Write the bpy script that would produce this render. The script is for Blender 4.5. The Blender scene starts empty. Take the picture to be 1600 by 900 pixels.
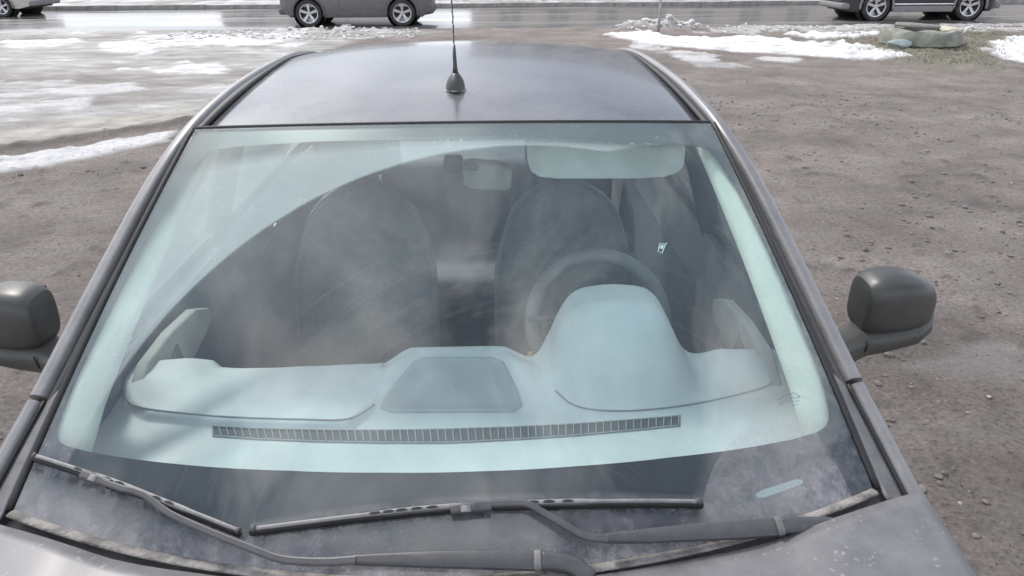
import bpy, bmesh, math, random
import numpy as np
from mathutils import Vector, Matrix
R_ = math.radians
rng = random.Random(5)
sc = bpy.context.scene
COL = sc.collection

# ------------------------------------------------------------------ camera
F_PX = 1156.0
CAM = np.array([0.0786, 0.0, 1.87])
PIT, YAW, ROL = R_(24.6935), R_(1.7064), R_(-0.2823)
FW = np.array([math.sin(YAW)*math.cos(PIT), math.cos(YAW)*math.cos(PIT), -math.sin(PIT)])
r0 = np.array([math.cos(YAW), -math.sin(YAW), 0.0]); u0 = np.cross(r0, FW)
RT = r0*math.cos(ROL)+u0*math.sin(ROL); UP = -r0*math.sin(ROL)+u0*math.cos(ROL)
cd = bpy.data.cameras.new('camera'); cam = bpy.data.objects.new('camera', cd); COL.objects.link(cam)
cd.sensor_width = 36; cd.lens = 36*F_PX/1600; cd.clip_start = 0.05; cd.clip_end = 3000
m = Matrix(((RT[0], UP[0], -FW[0], CAM[0]), (RT[1], UP[1], -FW[1], CAM[1]), (RT[2], UP[2], -FW[2], CAM[2]), (0, 0, 0, 1)))
cam.matrix_world = m
sc.camera = cam
sc.view_settings.view_transform = 'Standard'; sc.view_settings.look = 'None'
sc.view_settings.exposure = 0.62; sc.view_settings.gamma = 1.0

# ------------------------------------------------------------------ light
SUN_EL, SUN_AZ = 50, -32        # azimuth measured from +Y towards +X
sd = bpy.data.lights.new('sun', 'SUN'); sd.energy = 2.0; sd.angle = R_(9); sd.color = (1.0, 0.96, 0.9)
so = bpy.data.objects.new('sun', sd); COL.objects.link(so)
sdir = Vector((math.sin(R_(SUN_AZ))*math.cos(R_(SUN_EL)), math.cos(R_(SUN_AZ))*math.cos(R_(SUN_EL)), math.sin(R_(SUN_EL))))
so.rotation_euler = (-sdir).to_track_quat('-Z', 'Y').to_euler()
W = bpy.data.worlds.new('World'); sc.world = W; W.use_nodes = True
nt = W.node_tree; nt.nodes.clear()
def N(nt, t, **k):
    n = nt.nodes.new(t)
    for a, b in k.items():
        if a.startswith('_'): setattr(n, a[1:], b)
        else:
            n.inputs[a.replace('__', ' ')].default_value = b
    return n
sky = N(nt, 'ShaderNodeTexSky', _sky_type='NISHITA', _sun_disc=False, _sun_elevation=R_(SUN_EL), _sun_rotation=R_(SUN_AZ))
sky.dust_density = 2.0
tc = N(nt, 'ShaderNodeTexCoord')
mp = N(nt, 'ShaderNodeMapping'); mp.inputs['Scale'].default_value = (1.0, 1.0, 1.6); mp.inputs['Location'].default_value = (0.4, 0.15, 0.2)
nz = N(nt, 'ShaderNodeTexNoise', Scale=2.1, Detail=5.0, Roughness=0.55, Distortion=0.6)
rp = N(nt, 'ShaderNodeValToRGB'); rp.color_ramp.elements[0].position = 0.44; rp.color_ramp.elements[1].position = 0.60
nz2 = N(nt, 'ShaderNodeTexNoise', Scale=5.0, Detail=4.0, Distortion=0.3)
cr = N(nt, 'ShaderNodeValToRGB')
cr.color_ramp.elements[0].position = 0.3; cr.color_ramp.elements[0].color = (8.5, 9.4, 10.8, 1)
cr.color_ramp.elements[1].position = 0.75; cr.color_ramp.elements[1].color = (18.0, 17.8, 17.6, 1)
hz = N(nt, 'ShaderNodeSeparateXYZ'); hm = N(nt, 'ShaderNodeMapRange'); hm.inputs['From Min'].default_value = 0.0; hm.inputs['From Max'].default_value = 0.45
hm.inputs['To Min'].default_value = 1.0; hm.inputs['To Max'].default_value = 0.0
mxm = N(nt, 'ShaderNodeMath', _operation='MAXIMUM')
mx = N(nt, 'ShaderNodeMix', _data_type='RGBA'); bg = N(nt, 'ShaderNodeBackground', Strength=0.1); wo = N(nt, 'ShaderNodeOutputWorld')
L = nt.links.new
L(tc.outputs['Generated'], mp.inputs['Vector']); L(mp.outputs[0], nz.inputs['Vector']); L(mp.outputs[0], nz2.inputs['Vector'])
L(nz.outputs['Fac'], rp.inputs[0]); L(nz2.outputs['Fac'], cr.inputs[0])
L(tc.outputs['Generated'], hz.inputs[0]); L(hz.outputs['Z'], hm.inputs['Value'])
L(rp.outputs[0], mxm.inputs[0]); L(hm.outputs[0], mxm.inputs[1])
L(mxm.outputs[0], mx.inputs['Factor']); L(sky.outputs[0], mx.inputs[6]); L(cr.outputs[0], mx.inputs[7])
L(mx.outputs[2], bg.inputs[0]); L(bg.outputs[0], wo.inputs[0])

# ------------------------------------------------------------------ helpers
def ray(px, py):
    return FW+RT*(px-800)/F_PX-UP*(py-450)/F_PX
def P(px, py, ax, v):
    d = ray(px, py); t = (v-CAM[ax])/d[ax]; return CAM+d*t
def newmat(name):
    m = bpy.data.materials.new(name); m.use_nodes = True; m.node_tree.nodes.clear(); return m
def mat(name, c1, c2=None, rough=0.6, metal=0.0, scale=8.0, detail=4.0, lo=0.35, hi=0.65, bump=0.0, bscale=60.0, coat=0.0,
        dust=0.0, dcol=(0.40, 0.38, 0.38), dscale=9.0, spots=0.0, emit=None, rough2=None, spec=0.5):
    m = newmat(name); nt = m.node_tree; L = nt.links.new
    b = N(nt, 'ShaderNodeBsdfPrincipled', Roughness=rough, Metallic=metal); o = N(nt, 'ShaderNodeOutputMaterial'); L(b.outputs[0], o.inputs[0])
    b.inputs['Coat Weight'].default_value = coat; b.inputs['Coat Roughness'].default_value = max(0.05, min(0.3, rough*.7)); b.inputs['Specular IOR Level'].default_value = spec
    tc = N(nt, 'ShaderNodeTexCoord'); c2 = c2 or tuple(x*0.8 for x in c1)
    nz = N(nt, 'ShaderNodeTexNoise', Scale=scale, Detail=detail, Roughness=0.6); L(tc.outputs['Object'], nz.inputs['Vector'])
    mr = N(nt, 'ShaderNodeMapRange'); mr.inputs['From Min'].default_value = lo; mr.inputs['From Max'].default_value = hi; L(nz.outputs['Fac'], mr.inputs['Value'])
    mx = N(nt, 'ShaderNodeMix', _data_type='RGBA'); mx.inputs[6].default_value = (*c1, 1); mx.inputs[7].default_value = (*c2, 1); L(mr.outputs[0], mx.inputs['Factor'])
    colo = mx.outputs[2]
    if dust > 0:
        n2 = N(nt, 'ShaderNodeTexNoise', Scale=dscale, Detail=8.0, Roughness=0.7, Distortion=0.3); L(tc.outputs['Object'], n2.inputs['Vector'])
        mr2 = N(nt, 'ShaderNodeMapRange'); mr2.inputs['From Min'].default_value = 0.3; mr2.inputs['From Max'].default_value = 0.75
        mr2.inputs['To Min'].default_value = dust*0.55; mr2.inputs['To Max'].default_value = min(1, dust*1.35); L(n2.outputs['Fac'], mr2.inputs['Value'])
        fac = mr2.outputs[0]
        if spots > 0:
            nw = N(nt, 'ShaderNodeTexNoise', Scale=60.0, Detail=3.0); L(tc.outputs['Object'], nw.inputs['Vector'])
            va = N(nt, 'ShaderNodeVectorMath', _operation='MULTIPLY_ADD'); L(nw.outputs['Color'], va.inputs[0]); va.inputs[1].default_value = (.022, .022, .022); L(tc.outputs['Object'], va.inputs[2])
            vo = N(nt, 'ShaderNodeTexVoronoi', Scale=70.0); L(va.outputs[0], vo.inputs['Vector'])
            n3 = N(nt, 'ShaderNodeTexNoise', Scale=14.0, Detail=2.0); L(tc.outputs['Object'], n3.inputs['Vector'])
            th = N(nt, 'ShaderNodeMapRange'); th.inputs['From Min'].default_value = 0.38; th.inputs['From Max'].default_value = 0.72
            th.inputs['To Min'].default_value = 0.05; th.inputs['To Max'].default_value = 0.26; L(n3.outputs['Fac'], th.inputs['Value'])
            lt = N(nt, 'ShaderNodeMath', _operation='LESS_THAN'); L(vo.outputs['Distance'], lt.inputs[0]); L(th.outputs[0], lt.inputs[1])
            ml = N(nt, 'ShaderNodeMath', _operation='MULTIPLY_ADD'); L(lt.outputs[0], ml.inputs[0]); ml.inputs[1].default_value = spots; L(fac, ml.inputs[2])
            ml.use_clamp = True; fac = ml.outputs[0]
        m3 = N(nt, 'ShaderNodeMix', _data_type='RGBA'); L(fac, m3.inputs['Factor']); L(colo, m3.inputs[6]); m3.inputs[7].default_value = (*dcol, 1)
        colo = m3.outputs[2]
        mr4 = N(nt, 'ShaderNodeMapRange'); mr4.inputs['To Min'].default_value = rough; mr4.inputs['To Max'].default_value = 0.8
        L(fac, mr4.inputs['Value']); L(mr4.outputs[0], b.inputs['Roughness'])
        if metal > 0:
            mr5 = N(nt, 'ShaderNodeMapRange'); mr5.inputs['To Min'].default_value = metal; mr5.inputs['To Max'].default_value = 0.0
            L(fac, mr5.inputs['Value']); L(mr5.outputs[0], b.inputs['Metallic'])
    L(colo, b.inputs['Base Color'])
    if bump > 0:
        nb = N(nt, 'ShaderNodeTexNoise', Scale=bscale, Detail=5.0); L(tc.outputs['Object'], nb.inputs['Vector'])
        bp = N(nt, 'ShaderNodeBump', Strength=bump, Distance=0.01); L(nb.outputs['Fac'], bp.inputs['Height']); L(bp.outputs[0], b.inputs['Normal'])
    if emit: b.inputs['Emission Color'].default_value = (*emit[0], 1); b.inputs['Emission Strength'].default_value = emit[1]
    return m

def link(name, me, mt, parent=None, smooth=True, label=None, kind=None):
    o = bpy.data.objects.new(name, me); COL.objects.link(o)
    if mt is not None: me.materials.append(mt)
    if smooth and len(me.polygons): me.polygons.foreach_set('use_smooth', [True]*len(me.polygons))
    if parent is not None: o.parent = parent
    if label: o['label'] = label
    if kind: o['kind'] = kind
    return o
def mesh(name, V, Fc, mt, parent=None, smooth=True, label=None, kind=None, sharp=None):
    me = bpy.data.meshes.new(name); me.from_pydata([tuple(map(float, v)) for v in V], [], Fc); me.update()
    bm = bmesh.new(); bm.from_mesh(me); bmesh.ops.recalc_face_normals(bm, faces=bm.faces); bm.to_mesh(me); bm.free()
    o = link(name, me, mt, parent, smooth, label, kind)
    if smooth and sharp: me.set_sharp_from_angle(angle=R_(sharp))
    return o
def gridVF(nu, nv, fn, closeu=False, off=0):
    V = [fn(i, j) for j in range(nv) for i in range(nu)]; Fc = []
    for j in range(nv-1):
        for i in range(nu if closeu else nu-1):
            i2 = (i+1) % nu
            Fc.append((off+j*nu+i, off+j*nu+i2, off+(j+1)*nu+i2, off+(j+1)*nu+i))
    return V, Fc
def grid(name, nu, nv, fn, mt, parent=None, thick=0.0, **k):
    V, Fc = gridVF(nu, nv, fn)
    o = mesh(name, V, Fc, mt, parent, **k)
    if thick:
        s = o.modifiers.new('t', 'SOLIDIFY'); s.thickness = abs(thick); s.offset = 1 if thick > 0 else -1
    return o
class MB:
    def __init__(s): s.V = []; s.F = []
    def add(s, V, Fc):
        n = len(s.V); s.V += [tuple(map(float, v)) for v in V]; s.F += [tuple(n+i for i in f) for f in Fc]; return s
    def box(s, c, d, rz=0, taper=1.0):
        hx, hy, hz = d[0]/2, d[1]/2, d[2]/2; V = []
        for dz in (-1, 1):
            for dx, dy in ((-1, -1), (1, -1), (1, 1), (-1, 1)):
                t = taper if dz > 0 else 1
                x, y = dx*hx*t, dy*hy*t
                V.append((c[0]+x*math.cos(rz)-y*math.sin(rz), c[1]+x*math.sin(rz)+y*math.cos(rz), c[2]+dz*hz))
        return s.add(V, [(3, 2, 1, 0), (4, 5, 6, 7), (0, 1, 5, 4), (1, 2, 6, 5), (2, 3, 7, 6), (3, 0, 4, 7)])
    def tube(s, pts, rad, n=10, up=(0, 0, 1), ry=None, caps=True):
        pts = [Vector(p) for p in pts]; m_ = len(pts); V = []
        for i, p in enumerate(pts):
            t = (pts[min(i+1, m_-1)]-pts[max(i-1, 0)]).normalized()
            a = t.cross(Vector(up))
            if a.length < 1e-4: a = t.cross(Vector((1, 0, 0)))
            a.normalize(); b = a.cross(t).normalized()
            rr = rad[i] if isinstance(rad, (list, tuple)) else rad
            r2 = (ry[i] if isinstance(ry, (list, tuple)) else ry) if ry is not None else rr
            for k in range(n):
                th = 2*math.pi*(k+0.5)/n; V.append(p+a*(rr*math.cos(th))+b*(r2*math.sin(th)))
        Fc = [(j*n+i, j*n+(i+1) % n, (j+1)*n+(i+1) % n, (j+1)*n+i) for j in range(m_-1) for i in range(n)]
        if caps: Fc += [tuple(range(n)), tuple((m_-1)*n+i for i in reversed(range(n)))]
        return s.add(V, Fc)
    def lathe(s, prof, c, axis='z', n=24, closed=False):
        V = []; m_ = len(prof)
        for r, h in prof:
            for k in range(n):
                a = 2*math.pi*k/n; x, y = r*math.cos(a), r*math.sin(a)
                p = (x, y, h) if axis == 'z' else ((h, x, y) if axis == 'x' else (x, h, y))
                V.append((c[0]+p[0], c[1]+p[1], c[2]+p[2]))
        mm = m_ if closed else m_-1
        return s.add(V, [(j*n+i, j*n+(i+1) % n, ((j+1) % m_)*n+(i+1) % n, ((j+1) % m_)*n+i) for j in range(mm) for i in range(n)])
    def prism(s, poly, d):          # poly: list of 3D points, d: extrusion vector
        n = len(poly); V = [tuple(p) for p in poly]+[tuple(np.array(p)+np.array(d)) for p in poly]
        return s.add(V, [tuple(range(n)), tuple(n+i for i in reversed(range(n)))]+[(i, (i+1) % n, n+(i+1) % n, n+i) for i in range(n)])
    def build(s, name, mt, parent=None, bevel=0, sub=0, **k):
        o = mesh(name, s.V, s.F, mt, parent, **k)
        if bevel:
            b = o.modifiers.new('b', 'BEVEL'); b.width = bevel; b.segments = 3; b.limit_method = 'ANGLE'; b.angle_limit = R_(35)
        if sub:
            b = o.modifiers.new('s', 'SUBSURF'); b.levels = sub; b.render_levels = sub
        return o
def root(name, label, cat, loc=(0, 0, 0), rz=0, group=None):
    o = bpy.data.objects.new(name, None); COL.objects.link(o); o.location = loc; o.rotation_euler = (0, 0, rz)
    o['label'] = label; o['category'] = cat
    if group: o['group'] = group
    return o
def tag(o, label, cat, group=None):
    o['label'] = label; o['category'] = cat
    if group: o['group'] = group
    return o
def smooth_curve(pts, n):
    pts = np.array(pts, float); d = np.r_[0, np.cumsum(np.linalg.norm(np.diff(pts, axis=0), axis=1))]
    q = np.linspace(0, d[-1], n); out = []
    for t in q:
        i = min(max(np.searchsorted(d, t)-1, 0), len(pts)-2)
        p0, p1, p2, p3 = pts[max(i-1, 0)], pts[i], pts[i+1], pts[min(i+2, len(pts)-1)]
        s = (t-d[i])/(d[i+1]-d[i]); 
        out.append(0.5*((2*p1)+(-p0+p2)*s+(2*p0-5*p1+4*p2-p3)*s*s+(-p0+3*p1-3*p2+p3)*s**3))
    return np.array(out)
def sstep(a, b, x):
    t = np.clip((np.asarray(x, float)-a)/(b-a), 0, 1); return t*t*(3-2*t)

# numpy value noise
def vn(x, y, seed=0):
    xi = np.floor(x).astype(np.int64); yi = np.floor(y).astype(np.int64); xf = x-xi; yf = y-yi
    def h(a, b):
        v = (a*374761393+b*668265263+seed*974711) & 0xffffffff
        v = ((v ^ (v >> 13))*1274126177) & 0xffffffff
        return ((v ^ (v >> 16)) & 0xffff)/65535.0
    u = xf*xf*(3-2*xf); v = yf*yf*(3-2*yf)
    return (h(xi, yi)*(1-u)+h(xi+1, yi)*u)*(1-v)+(h(xi, yi+1)*(1-u)+h(xi+1, yi+1)*u)*v
def fbm(x, y, sc_, oc=4, seed=0, sy=1.0):
    s = 0; a = 0.5; f = sc_
    for i in range(oc):
        s = s+a*vn(x*f+17.3*i, y*f*sy-9.1*i, seed+i); a *= 0.5; f *= 2.03
    return s/(1-0.5**oc)

# ------------------------------------------------------------------ ground
def ground_material():
    m = newmat('lot_ground'); nt = m.node_tree; L = nt.links.new
    b = N(nt, 'ShaderNodeBsdfPrincipled'); o = N(nt, 'ShaderNodeOutputMaterial'); L(b.outputs[0], o.inputs[0])
    tc = N(nt, 'ShaderNodeTexCoord'); at = N(nt, 'ShaderNodeAttribute', _attribute_name='mask'); sp = N(nt, 'ShaderNodeSeparateColor'); L(at.outputs['Color'], sp.inputs[0])
    def noise(s, d=6, r=0.65): 
        n = N(nt, 'ShaderNodeTexNoise', Scale=s, Detail=float(d), Roughness=r); L(tc.outputs['Object'], n.inputs['Vector']); return n.outputs['Fac']
    def ramp(src, stops):
        r = N(nt, 'ShaderNodeValToRGB'); e = r.color_ramp.elements
        while len(e) < len(stops): e.new(0.5)
        for k, (p, c) in enumerate(stops): e[k].position = p; e[k].color = (*c, 1)
        L(src, r.inputs[0]); return r.outputs[0]
    def mix(f, a, c, mode='MIX'):
        x = N(nt, 'ShaderNodeMix', _data_type='RGBA', _blend_type=mode)
        if isinstance(f, float): x.inputs['Factor'].default_value = f
        else: L(f, x.inputs['Factor'])
        L(a, x.inputs[6]); L(c, x.inputs[7]); return x.outputs[2]
    dirt = ramp(noise(1.1), [(0.3, (0.140, 0.125, 0.112)), (0.5, (0.212, 0.192, 0.175)), (0.7, (0.285, 0.262, 0.242))])
    fine = ramp(noise(38, 8, 0.75), [(0.36, (0.25, 0.25, 0.25)), (0.46, (0.9, 0.9, 0.9)), (0.55, (1.05, 1.05, 1.05)), (0.66, (1.5, 1.5, 1.5))])
    pink = ramp(noise(3.4), [(0.4, (1, 1, 1)), (0.62, (1.02, 0.99, 0.985))])
    dirt = mix(0.75, dirt, fine, 'MULTIPLY')
    nw = N(nt, 'ShaderNodeTexNoise', Scale=30.0, Detail=3.0); L(tc.outputs['Object'], nw.inputs['Vector'])
    va = N(nt, 'ShaderNodeVectorMath', _operation='MULTIPLY_ADD'); L(nw.outputs['Color'], va.inputs[0]); va.inputs[1].default_value = (.03, .03, .03); L(tc.outputs['Object'], va.inputs[2])
    for sc_v, lim, colr in ((42.0, 0.20, (0.055, 0.048, 0.045)), (65.0, 0.17, (0.42, 0.40, 0.385)), (16.0, 0.10, (0.07, 0.062, 0.058))):
        vo = N(nt, 'ShaderNodeTexVoronoi', Scale=sc_v); L(va.outputs[0], vo.inputs['Vector'])
        th = N(nt, 'ShaderNodeMapRange'); th.inputs['From Min'].default_value = 0.46; th.inputs['From Max'].default_value = 0.7; th.inputs['To Min'].default_value = 0.0; th.inputs['To Max'].default_value = lim*1.5
        L(noise(2.2+sc_v*.02, 5), th.inputs['Value'])
        lt = N(nt, 'ShaderNodeMath', _operation='LESS_THAN'); L(vo.outputs['Distance'], lt.inputs[0]); L(th.outputs[0], lt.inputs[1])
        ml = N(nt, 'ShaderNodeMath', _operation='MULTIPLY'); L(lt.outputs[0], ml.inputs[0]); ml.inputs[1].default_value = 0.75
        cc = N(nt, 'ShaderNodeRGB'); cc.outputs[0].default_value = (*colr, 1); dirt = mix(ml.outputs[0], dirt, cc.outputs[0]); dirt = mix(1.0, dirt, pink, 'MULTIPLY')
    ms = N(nt, 'ShaderNodeMapping'); ms.inputs['Scale'].default_value = (0.7, 1.9, 1.0); L(tc.outputs['Object'], ms.inputs[0])
    ni = N(nt, 'ShaderNodeTexNoise', Scale=1.5, Detail=10.0, Roughness=0.68, Distortion=0.5); L(ms.outputs[0], ni.inputs['Vector'])
    ice = ramp(ni.outputs['Fac'], [(0.33, (0.17, 0.16, 0.15)), (0.45, (0.28, 0.268, 0.26)), (0.56, (0.37, 0.36, 0.35)), (0.65, (0.60, 0.59, 0.585))])
    snow = ramp(noise(14, 7, 0.7), [(0.3, (0.50, 0.50, 0.51)), (0.5, (0.82, 0.82, 0.83)), (0.7, (0.92, 0.92, 0.93))])
    grass = ramp(noise(22, 8, 0.75), [(0.33, (0.10, 0.088, 0.07)), (0.5, (0.20, 0.185, 0.145)), (0.68, (0.33, 0.31, 0.26))])
    dark = ramp(noise(15), [(0.3, (0.085, 0.075, 0.07)), (0.7, (0.15, 0.135, 0.125))])
    at2 = N(nt, 'ShaderNodeAttribute', _attribute_name='mask2'); s2 = N(nt, 'ShaderNodeSeparateColor'); L(at2.outputs['Color'], s2.inputs[0])
    tanc = ramp(noise(2.6, 7), [(0.4, (0.30, 0.285, 0.255)), (0.6, (0.50, 0.475, 0.42))])
    c = mix(sp.outputs[1], dirt, ice); c = mix(s2.outputs[0], c, tanc); c = mix(sp.outputs[2], c, grass); c = mix(at.outputs['Alpha'], c, dark); c = mix(sp.outputs[0], c, snow)
    L(c, b.inputs['Base Color'])
    mr = N(nt, 'ShaderNodeMapRange'); mr.inputs['To Min'].default_value = 0.85; mr.inputs['To Max'].default_value = 0.5; L(sp.outputs[1], mr.inputs['Value']); L(mr.outputs[0], b.inputs['Roughness'])
    b.inputs['Specular IOR Level'].default_value = 0.35
    bp = N(nt, 'ShaderNodeBump', Strength=0.9, Distance=0.03); L(noise(55, 8, 0.75), bp.inputs['Height']); L(bp.outputs[0], b.inputs['Normal'])
    return m
def pinpoly(x, y, poly):
    # signed distance to polygon (positive inside)
    poly = np.array(poly); d = np.full(x.shape, 1e9); ins = np.zeros(x.shape, bool); n = len(poly)
    for i in range(n):
        a = poly[i]; b = poly[(i+1) % n]; e = b-a; l2 = e@e
        t = np.clip(((x-a[0])*e[0]+(y-a[1])*e[1])/l2, 0, 1)
        d = np.minimum(d, np.hypot(x-a[0]-t*e[0], y-a[1]-t*e[1]))
        c = ((a[1] > y) != (b[1] > y))
        with np.errstate(divide='ignore', invalid='ignore'): xx = (b[0]-a[0])*(y-a[1])/(b[1]-a[1])+a[0]
        ins ^= c & (x < xx)
    return np.where(ins, d, -d)
def gp(*pp): return [tuple(P(x, y, 2, 0.0)[:2]) for x, y in pp]
def pline(x, y, pts):
    d = np.full(x.shape, 1e9)
    for a, b in zip(pts[:-1], pts[1:]):
        a = np.array(a); b = np.array(b); e = b-a; t = np.clip(((x-a[0])*e[0]+(y-a[1])*e[1])/(e@e), 0, 1)
        d = np.minimum(d, np.hypot(x-a[0]-t*e[0], y-a[1]-t*e[1]))
    return d
ROAD_Y0, ROAD_Y1 = 20.0, 27.2
def make_ground():
    xs = np.r_[[-1500, -600, -250, -110, -60, -38, -28, -22], np.arange(-19, -7.5, 0.075), np.arange(-7.5, 7.5, 0.04), np.arange(7.5, 19, 0.055), [22, 28, 38, 60, 110, 250, 600, 1500]]
    ys = [-1500, -400, -100, -30, -10, -5, -3, -1.5, 0]; y = 0.5
    while y < 21: ys.append(y); y += max(0.035, 0.0009*y*y*0.55)
    ys += [21.5, 22.5, 24, 25.5, 26.8, 27.2, 27.4, 27.7, 28, 28.5, 29, 30, 31, 33, 36, 42, 60, 110, 250, 600, 1500]
    xs = np.array(xs); ys = np.array(ys)
    X, Y = np.meshgrid(xs, ys)
    w = fbm(X, Y, 1.3, 5, 3)-0.5; w2 = fbm(X, Y, 5.0, 4, 9)-0.5; w3 = fbm(X, Y, 0.5, 4, 21)-0.5
    jag = w*1.1+w2*0.5
    def soft(sd, e=0.06): return np.clip(0.5+sd/(2*e), 0, 1)
    snow = np.zeros(X.shape)
    def addsnow(poly, j=0.6, e=0.07, k=1.0):
        nonlocal snow
        snow = np.maximum(snow, k*soft(pinpoly(X, Y, gp(*poly))+j*jag*np.clip(Y/14, .4, 1.3), e))
    addsnow([(950, 54), (1000, 49), (1060, 57), (1150, 57), (1240, 60), (1300, 70), (1400, 84), (1410, 92), (1370, 95), (1250, 87), (1150, 82), (1060, 74), (990, 66)], 0.55)
    addsnow([(1190, 51), (1280, 54), (1370, 58), (1340, 66), (1260, 62)], 0.9)
    addsnow([(1540, 82), (1610, 60), (1610, 100), (1565, 94)], 0.7)
    addsnow([(1190, 90), (1250, 94), (1240, 99), (1195, 95)], 0.5, k=0.6)
    addsnow([(1000, 72), (1130, 86), (1110, 97), (1050, 88)], 1.1, k=0.55)
    addsnow([(1090, 96), (1190, 102), (1180, 107), (1100, 103)], 0.9, k=0.3)
    addsnow([(1080, 45), (1600, 33), (1600, 38), (1100, 50)], 1.5, k=0.35)
    addsnow([(1150, 48), (1600, 44), (1600, 50), (1200, 54)], 1.6, k=0.4)
    # left icy yard
    addsnow([(15, 66), (110, 62), (115, 72), (20, 76)], 0.9)
    addsnow([(125, 66), (210, 66), (240, 84), (170, 82)], 0.8)
    addsnow([(210, 55), (470, 50), (450, 75), (250, 72)], 1.3, k=0.8)
    addsnow([(200, 108), (290, 98), (360, 98), (345, 116), (255, 114)], 0.8)
    addsnow([(0, 160), (140, 150), (130, 172), (0, 180)], 0.7, k=0.5)
    addsnow([(-10, 245), (60, 238), (270, 205), (260, 222), (140, 248), (60, 262), (-10, 272)], 0.30, e=0.05, k=0.75)
    addsnow([(0, 130), (120, 125), (250, 140), (120, 150), (0, 150)], 0.9, k=0.5)
    icea = soft(pinpoly(X, Y, gp((-900, 236), (0, 232), (150, 208), (300, 186), (430, 110), (560, 62), (700, 50), (560, 46), (-900, 46)))+0.25*jag, 0.15)
    ice = icea*np.clip(0.82+1.8*(fbm(X, Y, 0.6, 5, 33, 1.6)-0.5), 0.25, 1)
    snow = np.where(X > 2, snow*np.clip(2.6*fbm(X, Y, 2.3, 5, 171, 1.6)-0.15, 0.25, 1.0), snow)
    strk = np.clip((fbm(X, Y, 0.55, 6, 61, 2.6)-0.53)*5, 0, 1)
    snow = np.maximum(snow, icea*strk*0.30*(Y > 9.2))
    snow = np.where((X < 2) & (Y > 6), snow*np.clip(3.2*fbm(X, Y, 1.8, 6, 71, 2.2)-0.85, 0.12, 1), snow)
    # grass, tan flat and darker marks around the ice
    gr = soft(pinpoly(X, Y, gp((1290, 62), (1400, 50), (1560, 50), (1600, 60), (1570, 92), (1560, 112), (1430, 104), (1330, 84)))+1.0*jag, 0.35)
    gr = np.maximum(gr, 0.7*soft(pinpoly(X, Y, gp((1150, 44), (1330, 44), (1330, 62), (1240, 62)))+1.4*jag-.2, 0.3))
    tan = soft(pinpoly(X, Y, gp((-300, 215), (0, 205), (200, 180), (330, 160), (300, 186), (0, 226), (-300, 240)))+0.2*jag, 0.2)
    dark = 0.95*soft(0.08+0.22*np.abs(w2)-pline(X, Y, gp((-60, 242), (0, 235), (60, 228), (150, 212), (230, 199), (300, 189))), 0.06)  # low earth edge, its dark shade painted into the mask
    dark = np.maximum(dark, 0.6*soft(0.045-pline(X, Y, gp((118, 112), (135, 119), (170, 127), (230, 131), (310, 136)))+w2*.03, 0.03))
    dark = np.maximum(dark, 0.35*soft(pinpoly(X, Y, gp((50, 84), (120, 78), (200, 82), (130, 92)))+0.8*jag, 0.3))
    for k in range(30):   # damp ruts in the bare lot
        r = random.Random(k+40); x0 = r.uniform(1.5, 9); y0 = r.uniform(4, 14); an = r.uniform(-0.5, 0.15)-0.1; ln = r.uniform(0.3, 1.3)
        dark = np.maximum(dark, 0.75*soft(0.01-pline(X, Y, [(x0, y0), (x0+ln*math.cos(an), y0+ln*math.sin(an))])+w2*0.22, 0.05))
    for pts_, w_, k_ in ((gp((1250, 262), (1330, 280), (1420, 296), (1500, 318), (1600, 338)), .05, .5), (gp((1110, 222), (1250, 262)), .03, .35), (gp((1090, 120), (1250, 150), (1420, 172), (1640, 180)), .10, .3), (gp((1130, 98), (1300, 118), (1640, 134)), .12, .3), (gp((1420, 285), (1480, 262), (1560, 262)), .12, .3), (gp((1540, 322), (1600, 325), (1660, 330)), .12, .8)):
        dark = np.maximum(dark, k_*soft(w_-pline(X, Y, pts_)+w2*.3, w_*.8)*(0.5+np.clip(3*(w2+.15), 0, 1)*.6))
    damp = np.clip((fbm(X, Y, 0.9, 5, 77)-0.56)*6, 0, 1)*0.30*(1-icea)
    dark = np.maximum(dark, damp)
    clod = np.clip((fbm(X, Y, 9.0, 3, 99)-0.70)*9, 0, 1)*0.8*(1-icea)*(Y < 12)
    dark = np.maximum(dark, clod)
    pud = soft(pinpoly(X, Y, gp((1420, 575), (1520, 560), (1600, 545), (1620, 600), (1500, 590)))+0.12*jag, 0.06)*0.35
    pud = np.maximum(pud, soft(pinpoly(X, Y, gp((1490, 545), (1560, 530), (1590, 545), (1540, 580)))+0.1*jag, 0.05)*0.3)
    ice = np.maximum(ice*(1-0.3*tan), pud)
    onroad = (Y > ROAD_Y0+0.25) & (Y < ROAD_Y1+0.3)
    far = Y > ROAD_Y1+0.2
    snow = np.where(far, soft(jag*1.5-0.1, 0.3)*0.6, snow); ice = np.where(far, 0.4, ice)
    w4 = fbm(X, Y, 14.0, 3, 88)-0.5
    Z = 0.03*w3+0.020*w+0.030*w2+0.020*w4*np.clip(1-icea, .1, 1)+snow*(0.012+0.03*(w2+.5))+0.02*clod
    Z += 0.055*soft(0.15-pline(X, Y, gp((-60, 240), (0, 232), (150, 209), (300, 186))), 0.15)*(0.6+w2)
    pile = np.exp(-(((X-4.35)/0.95)**2+((Y-19.35)/0.35)**2)); Z += pile*(0.25+0.35*w2)
    pile2 = np.exp(-(((X+3.9)/1.6)**2+((Y-19.5)/0.25)**2)); Z += pile2*(0.10+0.2*w2)
    Z += gr*0.05*(1+2*w2)+0.12*np.exp(-(((X-9.3)/1.6)**2+((Y-16.2)/1.1)**2))
    Z = np.where(np.abs(X) > 20, Z*0.3, Z)
    Z = np.where(onroad, -0.06, Z); Z = np.where(Y > 27.5, Z+0.08, Z); Z = np.where(Y < 0.4, 0, Z)
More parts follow.
